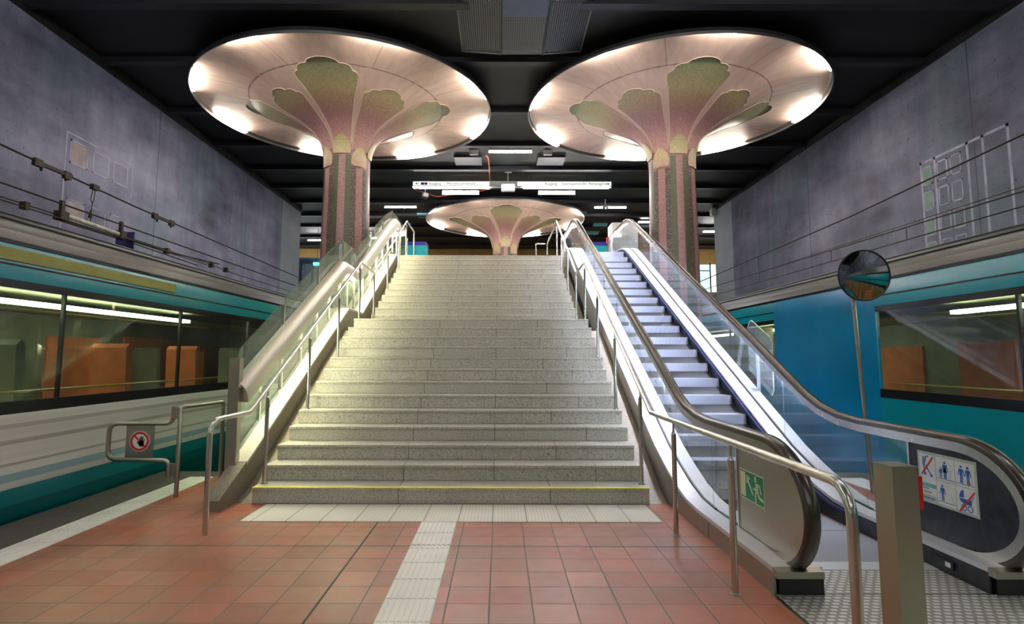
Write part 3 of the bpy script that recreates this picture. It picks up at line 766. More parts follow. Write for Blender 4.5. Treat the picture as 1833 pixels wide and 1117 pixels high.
# safety notice on the right newel (0.53 x 0.36)
O = (3.138, 4.402, .39)
nt_ = decal('safety_notice', [rect(0, 0, .535, .365)], O, U, V_, M_gprint, es, .0005); nt_['label'] = 'white five-pictogram safety notice'
dsub('notice_field', [rect(.02, .14, .17, .345), rect(.178, .185, .345, .345), rect(.353, .185, .515, .345), rect(.178, .018, .345, .178), rect(.353, .018, .515, .178), rect(.02, .055, .17, .13)], O, M_wprint, .0014, nt_)
def person(x, y, h, skirt=False, stick=None):
    p_ = [disc(x, y+h*.92, h*.075), [(x-h*.13, y+h*.80), (x+h*.13, y+h*.80), (x+h*.09, y+h*.42), (x-h*.09, y+h*.42)],
          line(x-h*.055, y+h*.45, x-h*.055, y, h*.075), line(x+h*.055, y+h*.45, x+h*.055, y, h*.075),
          line(x-h*.13, y+h*.79, x-h*.22, y+h*.42, h*.05), line(x+h*.13, y+h*.79, x+h*.22, y+h*.42, h*.05)]
    if skirt: p_.append([(x-h*.08, y+h*.58), (x+h*.08, y+h*.58), (x+h*.17, y+h*.33), (x-h*.17, y+h*.33)])
    return p_
P = []
P += person(.262, .205, .118, True)+person(.222, .205, .072)+[line(.182, .200, .342, .200, .004)]
P += person(.405, .205, .118)+person(.462, .205, .118)+[line(.355, .200, .513, .200, .004)]
P += person(.228, .045, .112)+[line(.182, .038, .342, .038, .004)]
P += [line(.05, .265, .06, .325, .006), line(.06, .262, .085, .33, .010), line(.085, .33, .11, .335, .008), line(.075, .27, .125, .205, .008), line(.06, .265, .066, .215, .008), disc(.068, .205, .011), disc(.13, .2, .011),
      line(.045, .318, .078, .322, .005), line(.047, .303, .076, .306, .005), line(.05, .288, .072, .29, .005)]
P += [[(.375, .11), (.385, .14), (.40, .158), (.415, .162), (.415, .11)], [(.372, .104), (.48, .104), (.476, .07), (.41, .07), (.385, .085)]]+ringp(.41, .045, .017, .023, 16)+ringp(.462, .045, .017, .023, 16)+[line(.48, .104, .5, .135, .004)]
dsub('pictograms', P, O, M_blue, .0024, nt_)
dsub('hand_rests', [line(.302, .21, .318, .27, .007), line(.192, .21, .192, .26, .007), line(.372, .21, .368, .28, .007), line(.498, .21, .488, .28, .007), line(.20, .045, .196, .105, .007), line(.318, .045, .316, .085, .007)], O, M_lilac, .0022, nt_)
for q in (line(.035, .195, .155, .335, .011), line(.375, .015, .51, .165, .013)): dsub('ban_bar', [q], O, M_redp, .0034, nt_)
dsub('small_cross', [line(.462, .200, .484, .215, .004), line(.462, .215, .484, .200, .004)], O, M_redp, .0034, nt_)
dsub('teal_header', [rect(.022, .112, .168, .135)], O, M_teal_p, .0024, nt_)
sub(text('notice_text', 'Fahrtreppenstörung?', .0125, (O[0]-.001, O[1]-.026, O[2]+.119), U, V_, M_wprint, None), nt_)
sub(text('notice_text', 'In dringenden Fällen', .009, (O[0]-.0003, O[1]-.026, O[2]+.099), U, V_, M_bprint, None), nt_)
sub(text('notice_text', '069 213 27 96', .012, (O[0]-.0003, O[1]-.05, O[2]+.072), U, V_, M_bprint, None), nt_)
sub(text('notice_text', 'Bitte rechts stehen', .0165, (O[0]+.0005, O[1]-.022, O[2]+.030), U, V_, M_blue, None, .0002), nt_)

# ================================================================== BOLLARD, MIRROR, GATE
bo = thing('call_pillar', 'square steel pillar with a red box standing before the escalator', 'pillar', (1.823, 2.712, 0))
ca, sa = math.cos(math.radians(2.5)), math.sin(math.radians(2.5))
def rq(hx, hy, cx=1.823, cy=2.712): return [(cx+x*ca-y*sa, cy+x*sa+y*ca) for x, y in ((-hx, -hy), (hx, -hy), (hx, hy), (-hx, hy))]
M_pil = steel('brown tinged steel', (.40, .38, .30), .36, (10, 10, 1), .8)
MB().prism(rq(.059, .062), 'z', .006, .945).build('pillar_body', M_pil, bo)
MB().prism(rq(.062, .065), 'z', .945, .952).build('pillar_cap', M_steel_d, bo)
MB().prism(rq(.014, .05, 1.823+.074*ca, 2.712+.074*sa), 'z', .76, .905).build('alarm_box', M_red, bo)['label'] = 'red emergency stop box'

mi = thing('traffic_mirror', 'round convex mirror on a thin leaning pole in front of the right train', 'mirror', (3.98, 6.3, 0))
MB().tube([(3.985, 6.3, 0), (3.90, 6.3, 2.08), (3.90, 6.29, 2.30)], .021, 12).build('pole', M_steel_d, mi, 40)
cx, cy, cz = 3.985, 6.22, 2.34
nrm = Vector((-.05, -.99, -.045)).normalized(); ux = Vector((0, 0, 1)).cross(nrm).normalized(); uz = nrm.cross(ux)
def dome(mb, R_, bulge, rings=8, seg=36, base=0.0):
    V = [Vector((cx, cy, cz))+nrm*(bulge+base)]; Fc = []
    for i in range(1, rings+1):
        r = R_*i/rings; h = bulge*(1-(i/rings)**2)+base
        V += [Vector((cx, cy, cz))+ux*(r*math.cos(2*PI*k/seg))+uz*(r*math.sin(2*PI*k/seg))+nrm*h for k in range(seg)]
    Fc += [(0, 1+k, 1+(k+1) % seg) for k in range(seg)]
    for i in range(rings-1):
        a0 = 1+i*seg; b0 = a0+seg
        Fc += [(a0+k, b0+k, b0+(k+1) % seg, a0+(k+1) % seg) for k in range(seg)]
    mb.add(V, Fc); return mb
dome(MB(), .272, .03).build('mirror_face', M_mirror, mi, 60)
P = [Vector((cx, cy, cz))+ux*(.276*math.cos(2*PI*k/40))+uz*(.276*math.sin(2*PI*k/40)) for k in range(41)]
MB().tube([tuple(p) for p in P], .009, 8).build('mirror_rim', M_blk_pl, mi, 50)
mb = MB(); dome(mb, .27, -.03, base=-.012); mb.build('mirror_back', M_blk_pl, mi, 60)
q = Vector((cx, cy, cz))+nrm*.032; MB().cone(tuple(q-nrm*.006), tuple(q+nrm*.004), .011, .009, 12).build('centre_stud', M_blk_pl, mi)

ga = thing('swing_gate', 'steel swing gate with a no-entry hand sign on the left platform edge', 'gate', (-3.34, 6.07, 0))
MB().tube([(-3.335, 6.07, 0), (-3.335, 6.07, .90), (-3.33, 6.1, .915), (-3.26, 6.78, .915), (-3.25, 6.82, .90), (-3.25, 6.82, 0)], .0225, 12).build('frame', M_steel_d, ga, 40)
def rnd(pts, r=.07, n=5):
    out = [pts[0]]
    for i in range(1, len(pts)-1):
        a, b, c_ = Vector(pts[i-1]), Vector(pts[i]), Vector(pts[i+1]); d1 = (a-b).normalized(); d2 = (c_-b).normalized()
        rr = min(r, (a-b).length*.45, (c_-b).length*.45); p, q = b+d1*rr, b+d2*rr
        for j in range(n+1):
            s_ = j/n; out.append(tuple(p*(1-s_)**2+b*2*s_*(1-s_)+q*s_**2))
    return out+[pts[-1]]
gp = rnd([(-3.405, 6.06, .905), (-3.405, 6.06, .765), (-3.47, 6.06, .765)], .05)
arm = rnd([(-3.40, 6.06, .92), (-3.40, 6.06, .748), (-4.055, 6.05, .748), (-4.055, 6.05, .382), (-3.425, 6.06, .375), (-3.425, 6.06, .21)], .10)
MB().tube(arm, .022, 12).build('gate_arm', M_steel_d, ga, 40)
B(-3.40, -3.345, 6.05, 6.075, .80, .915).build('hinge', M_steel_d, ga); B(-3.425, -3.345, 6.05, 6.075, .215, .34).build('hinge', M_steel_d, ga)
B(-3.875, -3.585, 6.050, 6.056, .385, .745).build('sign_plate', M_steel_d, ga)
O = (-3.73, 6.049, .568); U3, V3 = (1, 0, 0), (0, 0, 1)
hs = decal('no_entry_sign', [disc(0, 0, .105, n=36)], O, U3, V3, M_wprint, ga, .0005); hs['label'] = 'round red and white sign with a black hand'
sub(decal('red_ring', ringp(0, 0, .074, .098, 36)+[line(-.056, .058, .056, -.058, .02)], O, U3, V3, M_redp, None, .0018), hs)
hand = [disc(.018, -.022, .028, .034, 18), [(-.006, 0), (.046, .0), (.040, -.04), (.0, -.045)], line(.006, -.01, .004, .045, .010), line(.018, 0, .019, .054, .0105), line(.030, 0, .034, .046, .010), line(.040, -.01, .052, .024, .009), line(.0, -.035, -.022, .0, .013)]
sub(decal('black_hand', hand, O, U3, V3, M_bprint, None, .003), hs)
sub(decal('face_outline', [line(-.05, .02, -.06, -.01, .002), line(-.06, -.01, -.055, -.03, .002), line(-.045, -.05, -.025, -.035, .002), line(-.055, .03, -.035, .035, .002)], O, U3, V3, M_gprint, None, .0018), hs)

# ================================================================== MUSHROOM COLUMNS
PROF = [(.57, -1.2), (.53, 2.5), (.515, 4.2), (.495, 5.3), (.49, 5.75), (.50, 5.9), (.53, 6.04), (.59, 6.18), (.68, 6.31), (.80, 6.42), (.98, 6.53), (1.25, 6.67), (1.6, 6.83), (2.08, 7.01), (2.6, 7.075), (3.0, 7.085), (3.12, 7.07), (3.17, 7.05)]
def prz(r):
    for (a, b), (c_, d) in zip(PROF[5:-1], PROF[6:]):
        if a <= r <= c_: return b+(d-b)*(r-a)/(c_-a)
    return PROF[-1][1]
def surf(r, z, ang, lift):
    return ((r+lift*.5)*math.cos(ang), (r+lift*.5)*math.sin(ang), z-lift*.8 if r > .6 else z)
def mushroom(label, loc, tubes, rot):
    t = thing('mushroom_column', label, 'column', (0, 0, 0), 'flower-shaped columns with lit discs')
    MB().lathe(PROF[:7], 64).build('trunk', M_trunk, t, 60)
    MB().lathe([(.01, ZC-.01), (.5, ZC-.01)]+PROF[6:][::-1][:0]+[(3.17, 7.065)]+PROF[6:][::-1], 128).build('canopy', M_dish, t, 60)
    MB().lathe([(3.185, 6.94), (3.205, 6.94), (3.205, 6.985), (3.185, 6.985)], 128, close=True).build('rim', M_rim, t, 40)
    MB().lathe([(3.186, 6.985), (3.200, 6.985), (3.18, 7.065), (3.165, 7.065)], 128, close=True).build('rim_back', M_black, t, 40)
    tl = [(.505, 20.6), (.53, 20.5), (.59, 20.2), (.68, 19.8), (.80, 19.3), (.98, 18.9), (1.25, 18.8), (1.55, 19.2), (1.76, 19.6), (1.85, 19.4), (1.915, 18.3), (1.945, 16.8), (1.955, 15.6), (2.0, 15.2), (2.06, 14), (2.09, 12), (2.10, 10), (2.105, 8.4), (2.15, 7.9), (2.2, 6.6), (2.24, 4.4), (2.265, 2.2), (2.27, .3)]
    for k in range(8):
        a0 = math.radians(rot+45*k); mb = MB(); nT = 8; V = []
        tk = tl if k % 2 == 0 else [(r if r < .6 else .59+(r-.59)*.68, wd*(1 if r < .6 else 1.03)) for r, wd in tl]
        for r, wd in tk:
            z = prz(r)
            for j in range(nT+1):
                V.append(surf(r, z, a0+math.radians(wd)*(2*j/nT-1), .014))
        Fc = [(i*(nT+1)+j, (i+1)*(nT+1)+j, (i+1)*(nT+1)+j+1, i*(nT+1)+j+1) for i in range(len(tk)-1) for j in range(nT)]
        mb.add(V, Fc); pe = mb.build('petal', M_petal, t, 60)
        ed = [surf(r, prz(r), a0-math.radians(wd), .016) for r, wd in tk]+[surf(r, prz(r), a0+math.radians(wd), .016) for r, wd in reversed(tk)]
        o = MB().tube(ed, .008, 5).build('petal_outline', M_outline); o.parent = pe
    for k in range(8):
        high = k % 2 == 0
        a0 = math.radians(rot+45*k); zt = 6.2 if high else 5.98; zb = 5.82 if high else 5.56
        prof = [(zb, 19), (zb+.03, 21.5), (zt-.22, 21.5), (zt-.19, 19.5), (zt-.12, 17.5), (zt-.10, 14), (zt-.05, 11.5), (zt-.04, 8), (zt-.01, 5), (zt, .4)]
        mb = MB(); V = []; nT = 8
        def rz(z):
            for (a, b), (c_, d) in zip(PROF[:-1], PROF[1:]):
                if b <= z <= d and d > b: return a+(c_-a)*(z-b)/(d-b)
            return .6
        for z, wd in prof:
            for j in range(nT+1):
                an = a0+math.radians(wd)*(2*j/nT-1); rr = rz(z)+.026; V.append((rr*math.cos(an), rr*math.sin(an), z-.01))
        mb.add(V, [(i*(nT+1)+j, i*(nT+1)+j+1, (i+1)*(nT+1)+j+1, (i+1)*(nT+1)+j) for i in range(len(prof)-1) for j in range(nT)])
        mb.build('bud_inlay', M_bud, t, 60)
    for an in tubes:
        a = math.radians(an); r = 3.105; c_, s_ = math.cos(a), math.sin(a); tx, ty = -s_, c_; hl = .56
        cxx, cyy, z = r*c_, r*s_, 7.005
        lt = MB().tube([(cxx-tx*hl, cyy-ty*hl, z), (cxx+tx*hl, cyy+ty*hl, z)], .016, 10).build('lamp_tube', M_tube, t, 50); lt['label'] = 'glowing warm white lamp tube'
        mb = MB()
        for q in (-1, 1): mb.tube([(cxx+q*tx*hl, cyy+q*ty*hl, z), (cxx+q*tx*(hl+.05), cyy+q*ty*(hl+.04), z)], .014, 8)
        mb.build('lamp_holder', M_grey_l, t)
    t.location = loc
    return t
mushroom('large flower-shaped mosaic column with a glowing pink disc, left of the stairs', (-3.42, 12.45, 0), [22, 70, 118, 166, 207, 250, 295, 340], -89)
mushroom('large flower-shaped mosaic column with a glowing pink disc, right of the escalator', (3.83, 12.45, 0), [1.5, 48, 96, 147, 190, 232, 272, 315], -89)
mushroom('distant flower-shaped mosaic column with a glowing pink disc above the stair head', (.2, 22.83, 0), [24, 70, 112, 158, 207, 250, 295, 340], -89)

# ================================================================== CEILING FITTINGS
def strip_light(x, y, z, L_, label, mat, hang=None, group=None, ang=0):
    t = thing('fluorescent_light', label, 'light', (x, y, z), group)
    ca_, sa_ = math.cos(ang), math.sin(ang)
    MB().tube([(x-L_/2*ca_, y-L_/2*sa_, z), (x+L_/2*ca_, y+L_/2*sa_, z)], .022, 10).build('tube', mat, t, 50)
    mb = MB().prism([(x-L_/2*ca_-.035*sa_, y-L_/2*sa_+.035*ca_), (x-L_/2*ca_+.035*sa_, y-L_/2*sa_-.035*ca_), (x+L_/2*ca_+.035*sa_, y+L_/2*sa_-.035*ca_), (x+L_/2*ca_-.035*sa_, y+L_/2*sa_+.035*ca_)], 'z', z+.04, min(ZC, z+.10))
    mb.build('housing', M_grey_l, t)
    if ZC-z > .2: MB().tube([(x-L_*.3*ca_, y-L_*.3*sa_, z+.1), (x-L_*.3*ca_, y-L_*.3*sa_, ZC)], .006, 6).tube([(x+L_*.3*ca_, y+L_*.3*sa_, z+.1), (x+L_*.3*ca_, y+L_*.3*sa_, ZC)], .006, 6).build('hanger', M_black, t)
    return t
strip_light(.28, 15.6, 7.18, 1.2, 'single white tube light on the black ceiling between the two big discs', M_ctube)
strip_light(-3.84, 21.6, 7.18, 1.22, 'white tube light just above the head of the left glass balustrade', M_ctube)
strip_light(4.24, 21.6, 7.18, 1.22, 'white tube light above the summit of the escalator handrails', M_ctube)
strip_light(-1.30, 18.35, 6.78, 1.2, 'white tube light hanging just under the left half of the sign beam', M_ctube)
strip_light(1.85, 18.35, 6.78, 1.2, 'white tube light hanging just under the right half of the sign beam', M_ctube)
strip_light(-8.6, 27.0, 7.0, 1.2, 'small distant tube light left of the left column', M_ctube)
strip_light(-5.8, 26.5, 7.0, 1.2, 'small distant tube light just right of the left column', M_ctube)
strip_light(6.5, 24.0, 7.18, 1.2, 'distant tube light beside the right column above the escalator', M_ctube)
strip_light(9.6, 25.0, 7.0, 1.2, 'small distant tube light between the right column and the right wall', M_ctube)
for i, (x, y) in enumerate(((-5.8, 1.0), (6.2, 1.0), (.3, -3), (-2.5, -7), (3.0, -7), (-1.8, 4.4), (2.4, 4.4), (-5.0, 3.8), (5.5, 3.8))):
    o = strip_light(x, y, 6.6, 1.5, 'white tube light high over the near platform, above and behind the view', M_ptube, group='platform tube lights out of the picture')

sb = thing('sign_beam', 'long pale exit direction sign beam hung across the upper level', 'sign', (.38, 18, 6.8))
MB().box(-2.835, 3.59, 17.95, 18.12, 6.90, 7.075).build('sign_box', M_grey_l, sb)
M_sg = emit('backlit sign face', (.95, 1, .92), .33)
for x0, x1 in ((-2.80, .0-.35), (.55, 3.56)): B(x0, x1, 17.944, 17.95, 6.925, 7.06).build('lit_face', M_sg, sb)
B(-2.80, -.35, 17.96, 18.1, 6.875, 6.90).build('tube', M_ctube, sb); B(.75, 3.5, 17.96, 18.1, 6.875, 6.90).build('tube', M_ctube, sb)
U2, V2 = (1, 0, 0), (0, 0, 1)
M_tx = plain('grey letters', (.10, .09, .11), .5)
for s_, x in (('Ausgang', -2.30), ('Mendelssohnstraße', -1.72), ('Ausgang', 1.42), ('Siesmayerstraße  Palmengarten', 1.98)):
    text('sign_text', s_, .12, (x, 17.943, 6.955), U2, V2, M_tx if s_ != 'Ausgang' else M_bprint, sb)
decal('arrow', [line(-2.70, 6.99, -2.62, 6.99, .018), [(-2.73, 6.99), (-2.68, 7.025), (-2.68, 6.955)]], (0, 17.943, 0), U2, V2, M_bprint, sb)
decal('arrow', [line(3.40, 6.99, 3.48, 6.99, .018), [(3.51, 6.99), (3.46, 6.955), (3.46, 7.025)]], (0, 17.943, 0), U2, V2, M_bprint, sb)
decal('line_badges', [rect(-2.55, 6.95, -2.44, 7.03), rect(-2.43, 6.95, -2.34, 7.03)], (0, 17.943, 0), U2, V2, M_purple, sb)
decal('city_logo', [line(.40, 6.97, .46, 7.03, .02), line(.46, 6.95, .50, 7.02, .02)], (0, 17.943, 0), U2, V2, M_teal_p, sb)
for x in (-2.0, -.2, 1.0, 2.8): MB().tube([(x, 18.03, 7.07), (x, 18.03, ZC)], .012, 6).build('hanger', M_black, sb)
ex = thing('exit_lamp', 'small bright pictogram lamp hanging on a thin rod below the sign beam', 'sign', (.24, 17.5, 6.7))
B(.03, .46, 17.46, 17.54, 6.60, 6.84).build('lamp_box', M_grey_l, ex); B(.05, .44, 17.452, 17.46, 6.64, 6.82).build('lamp_face', emit('pale green sign glow', (.75, 1, .95), 3.5), ex)
MB().tube([(.24, 17.5, 6.84), (.24, 17.5, 7.27)], .016, 8).build('rod', M_grey_l, ex); B(.14, .36, 17.44, 17.56, 7.22, 7.3).build('mount', M_grey_l, ex)
for x, y, z, lab in ((-2.55, 19.0, 6.85, 'white dome camera under the ceiling left of the far disc'), (-1.95, 22.3, 5.95, None)):
    if lab is None: continue
    d = thing('dome_camera', lab, 'security camera', (x, y, z)); MB().sphere((x, y, z), .09, 1, 16, 6, 'low').build('lens_dome', M_blk_pl, d, 60)
    MB().lathe([(.10, z), (.12, z+.03), (.11, z+.12), (.03, z+.14), (.015, z+.16), (.015, ZC)], 16, x, y).build('body', M_grey_l, d, 50)
d = thing('spot_camera', 'small bright camera bracket under the ceiling right of the far disc', 'security camera', (3.9, 20.8, 6.9))
MB().tube([(3.9, 20.8, ZC), (3.9, 20.8, 6.98)], .02, 8).build('bracket', M_grey_l, d); B(3.8, 3.88, 20.7, 20.9, 6.93, 7.02).build('camera_body', M_grey_l, d); B(3.92, 4.0, 20.7, 20.9, 6.93, 7.02).build('camera_body', M_wprint, d)
d = thing('wall_speaker', 'small pale box mounted on the end of the right concrete wall', 'speaker', (XR-.05, 21.9, 7.0)); B(XR-.2, XR-.02, 21.65, 21.9, 6.9, 7.2).build('box', M_grey_l, d)
for i, (x, y, lab) in enumerate(((-.75, 15.75, 'small white box on the ceiling left of the central tube light'), (1.35, 15.75, 'small white box on the ceiling right of the central tube light'))):
    tag(B(x-.12, x+.12, y, y+.1, 7.17, 7.3).build('junction_box', M_grey_l), lab, 'junction box')
# clutter: orange conduits and metal panels
tag(MB().tube([(-.42, 15.7, 7.12), (-.35, 15.8, 7.08), (-.33, 16.6, 7.16), (-.34, 17.6, 7.18), (-.34, 18.6, 7.285)], .018, 6).build('orange_conduit', M_orange), 'orange conduit running back from the central tube light', 'conduit')
tag(MB().tube([(-.30, 18.7, 7.05), (-1.0, 19.0, 7.0), (-2.2, 19.4, 6.98), (-3.0, 19.6, 7.285)], .014, 6).build('orange_conduit', M_orange), 'thin orange conduit behind the left half of the sign beam', 'conduit')
tag(MB().tube([(-6.2, 23.4, 7.285), (-4.4, 23.4, 7.28), (-3.6, 23.4, 7.285)], .016, 6).build('orange_conduit', M_orange), 'orange conduit right of the left column above the balustrade', 'conduit')
tag(MB().tube([(4.2, 23.4, 7.285), (6.6, 23.4, 7.285)], .016, 6).build('orange_conduit', M_orange), 'orange conduit above the escalator summit beside the right column', 'conduit')
for x0, x1, y, lab in ((-1.35, -.55, 16.2, 'grey metal ceiling panel left of centre in front of the sign beam'), (1.1, 1.9, 16.2, 'grey metal ceiling panel right of centre in front of the sign beam')):
    tag(B(x0, x1, y, y+.7, 7.24, 7.3).build('ceiling_panel', M_duct), lab, 'ceiling panel')
rr = random.Random(3)
for i in range(9):
    x = 3.2+1.2*(i % 3)+rr.uniform(-.2, .2); y = 22.6+.62*i
    tag(B(x-.4, x+.4, y, y+.05, 7.2, 7.3).build('metal_bar', M_duct), 'short grey metal bar among the ceiling clutter above the escalator', 'bar', 'metal bars in the ceiling above the escalator')
M_cy = plain('pale cyan panel', (.25, .62, .68), .5)
for x, y, lab in ((4.4, 24.6, 'cyan ceiling tile right of the far disc rim'), (4.3, 26.2, 'dim cyan ceiling tile behind the first, right of the far disc'), (-3.1, 22.9, 'pale cyan ceiling tile left of the far disc rim')):
    tag(B(x-.3, x+.3, y, y+.5, 7.22, 7.3).build('ceiling_tile', M_cy), lab, 'ceiling tile')
# hanging wire mesh basket at the top of the picture
hb = thing('mesh_basket', 'folded wire mesh basket hanging from the ceiling at the top centre', 'mesh basket', (.4, 9.5, 7.1))
B(.02, .78, 7.5, 10.05, 6.99, 6.995).build('mesh_bottom', M_mesh, hb)
mb = MB(); mb.add([(.02, 7.5, 7.02), (.02, 10.05, 7.02), (-.72, 10.35, 7.24), (-.72, 7.5, 7.24)], [(0, 1, 2, 3)]); mb.add([(.78, 7.5, 7.02), (1.52, 7.5, 7.24), (1.52, 10.35, 7.24), (.78, 10.05, 7.02)], [(0, 1, 2, 3)])
mb.add([(-.72, 10.35, 7.24), (.02, 10.05, 7.02), (.78, 10.05, 7.02), (1.52, 10.35, 7.24)], [(0, 1, 2, 3)])
mb.build('mesh_side', M_mesh, hb)
MB().tube([(-.72, 7.5, 7.24), (-.72, 10.35, 7.22), (.02, 10.05, 7.0)], .012, 6).tube([(.78, 10.05, 7.0), (1.52, 10.35, 7.22), (1.52, 7.5, 7.24)], .012, 6).tube([(-.72, 10.35, 7.22), (1.52, 10.35, 7.22)], .008, 6).build('wire_edge', M_rim, hb)
B(.0, .035, 7.5, 10.05, 6.97, 7.05).build('frame_bar', M_black, hb); B(.765, .80, 7.5, 10.05, 6.97, 7.05).build('frame_bar', M_black, hb)
B(.04, .76, 7.6, 8.83, 6.96, 6.985).build('blue_tray', plain('slate blue enamel', (.10, .13, .22), .5), hb)
for x0, x1, y0, lab in ((-2.2, -1.2, 10.3, 'dark slanting slab above the mesh, left'), (2.0, 3.0, 10.3, 'dark slanting slab above the mesh, right')): pass

# ================================================================== UPPER LEVEL FURNITURE
def kiosk(x0, x1, lab):
    t = thing('kiosk_box', lab, 'kiosk', ((x0+x1)/2, 22.5, 4.0))
    B(x0, x1, 22.0, 22.8, 4.0, 5.78).build('body', M_kteal, t); B(x0-.01, x1+.01, 21.99, 22.81, 5.78, 5.92).build('fascia', M_kblue, t)
    B(x0+.45, x0+.46, 21.995, 22.0, 4.0, 5.78).build('door_joint', M_kblue, t)
kiosk(-3.84, -2.9, 'turquoise box with a blue top band at the stair head on the left')
kiosk(3.40, 4.6, 'turquoise box with a blue top band behind the escalator head')
cb = thing('equipment_cabinet', 'pale steel cabinet with a red box at the head of the escalator', 'cabinet', (3.75, 17.4, 4))
B(3.42, 4.2, 17.2, 17.9, 4.0, 5.55).build('body', M_steel_b, cb); B(3.27, 3.42, 17.3, 17.4, 4.95, 5.12).build('red_box', M_red, cb)
B(3.5, 3.8, 17.19, 17.2, 4.5, 5.3).build('notice', M_wprint, cb)
M_gls = glass('railing glass', (.75, .88, .95), .3)
rl = thing('upper_railing', 'glass railing at the left end wall where the upper level crosses the tracks', 'railing', (-6, 22.35, 4))
B(-7.8, -7.02, 22.33, 22.345, 4.03, 5.1).build('glass_pane', M_gls, rl); B(-6.98, -4.2, 22.33, 22.345, 4.03, 5.1).build('glass_pane', M_gls, rl)
MB().tube([(-7.85, 22.36, 4.85), (-4.2, 22.36, 4.85)], .02, 8).build('rail', M_steel_d, rl)
for x in (-7.83, -7.0, -5.8, -4.4): B(x-.02, x+.02, 22.34, 22.38, 4.0, 5.15).build('post', M_black, rl)
rl = thing('upper_railing', 'glass railing at the right end wall where the upper level crosses the tracks', 'railing', (6.5, 22.35, 4))
B(4.9, 6.4, 22.33, 22.345, 4.03, 5.1).build('glass_pane', M_gls, rl); B(6.44, 8.3, 22.33, 22.345, 4.03, 5.1).build('glass_pane', M_gls, rl)
MB().tube([(4.9, 22.36, 4.85), (8.3, 22.36, 4.85)], .02, 8).build('rail', M_steel_d, rl)
for x in (4.92, 6.42, 8.28): B(x-.02, x+.02, 22.34, 22.38, 4.0, 5.15).build('post', M_black, rl)
struct(B(-12.5, -8.9, 28.5, 28.7, 4, 6.4).build('wall_back', emit('lit white passage wall', (.85, .93, 1), .9)))  # the wall itself glows, standing in for the light in the passage
sh = thing('shutter', 'blue ribbed shutter seen past the end of the left wall', 'shutter', (-9.0, 26, 4)); mb = MB()
for i in range(14): mb.box(-9.5+.1*i, -9.44+.1*i, 26.0, 26.06, 4.0, 5.9)
mb.build('slats', plain('slate blue slats', (.08, .12, .30), .5), sh); B(-9.6, -8.0, 26.06, 26.1, 4.0, 6.0).build('panel', plain('pale blue panel', (.28, .36, .60), .5), sh)
struct(B(9.0, 12.5, 28.5, 28.7, 4, 6.1).build('wall_back', emit('lit pale passage wall', (.95, 1, .95), .7)))  # passage light put into the wall as a glow, no lamp here
eg = thing('green_exit_sign', 'tiny green exit sign in the bright passage left of the left column', 'sign', (-8.35, 25.8, 5.7)); MB().tube([(-8.33, 25.78, 5.7), (-8.33, 25.78, ZC)], .01, 6).build('rod', M_black, eg); B(-8.5, -8.15, 25.75, 25.8, 5.58, 5.72).build('sign_face', emit('green sign glow', (.1, 1, .45), 1.5), eg)

# ================================================================== OVERHEAD LINES
cl_ = thing('overhead_line', 'overhead line with clamps and a white insulator along the left track', 'overhead line', (-5.65, 6, 3.3))
MB().tube([(-5.65, -14, 3.98), (-5.65, 6.26, 3.825), (-5.65, 8.7, 3.75), (-5.65, 16, 3.66), (-5.65, 30, 3.55)], .013, 8).build('messenger_wire', M_cabl, cl_)
MB().tube([(-5.65, -14, 3.40), (-5.65, 30, 3.40)], .010, 8).tube([(-5.70, -14, 3.42), (-5.70, 30, 3.40)], .006, 6).build('feeder_wire', M_cabl, cl_)
MB().tube([(-5.65, -14, 3.24), (-5.65, 10.9, 3.24), (-5.65, 12, 3.2), (-5.65, 30, 3.2)], .009, 8).tube([(-5.60, -14, 3.19), (-5.60, 10.9, 3.19)], .009, 8).build('contact_wire', M_cabl, cl_)
for y0, y1, z in ((6.75, 7.35, 3.80), (9.15, 9.75, 3.735)):
    mb = MB().box(-5.67, -5.63, y0, y1, z-.025, z+.02); mb.box(-5.675, -5.625, y0-.02, y0+.10, z-.05, z+.04); mb.box(-5.675, -5.625, y1-.14, y1-.03, z-.06, z+.035); mb.cone((-5.65, y0+.1, z-.05), (-5.65, y0+.1, z-.09), .02, .012, 8); mb.cone((-5.65, y1-.1, z-.05), (-5.65, y1-.1, z-.09), .02, .012, 8)
    mb.build('turnbuckle', M_cabl, cl_)
mb = MB().tube([(-5.65, 7.80, 3.77), (-5.65, 7.78, 3.60), (-5.65, 7.76, 3.55)], .006, 6).tube([(-5.65, 7.76, 3.77), (-5.65, 7.72, 3.60), (-5.65, 7.76, 3.55)], .006, 6).tube([(-5.65, 7.76, 3.55), (-5.65, 7.74, 3.25)], .006, 6)
mb.box(-5.68, -5.62, 7.72, 7.84, 3.75, 3.82); mb.cone((-5.65, 7.74, 3.45), (-5.65, 7.74, 3.34), .012, .026, 8); mb.build('dropper', M_cabl, cl_)
MB().tube([(-5.65, 7.30, 3.265), (-5.65, 8.35, 3.245)], .032, 12).build('insulator', plain('grimy white porcelain', (.62, .60, .52), .4, 0, .35, 14), cl_, 50)['label'] = 'white section insulator'
mb = MB().box(-5.70, -5.60, 7.16, 7.30, 3.20, 3.30); mb.box(-5.67, -5.63, 7.2, 7.25, 3.2, 3.44); mb.box(-5.70, -5.60, 8.33, 8.45, 3.18, 3.30); mb.box(-5.67, -5.63, 8.36, 8.41, 3.2, 3.44); mb.box(-5.66, -5.64, 7.1, 8.5, 3.17, 3.20)
mb.tube([(-5.60, 8.4, 3.20), (-5.50, 9.4, 3.17), (-5.42, 10.9, 3.22)], .014, 6); mb.tube([(-5.70, 8.4, 3.20), (-5.66, 10.6, 3.14)], .010, 6)
mb.build('insulator_frame', M_cabl, cl_)
for y in (5.9, 6.6, 9.5, 11.0, 11.6): B(-5.67, -5.59, y, y+.07, 3.17, 3.26).build('clamp', M_cabl, cl_)
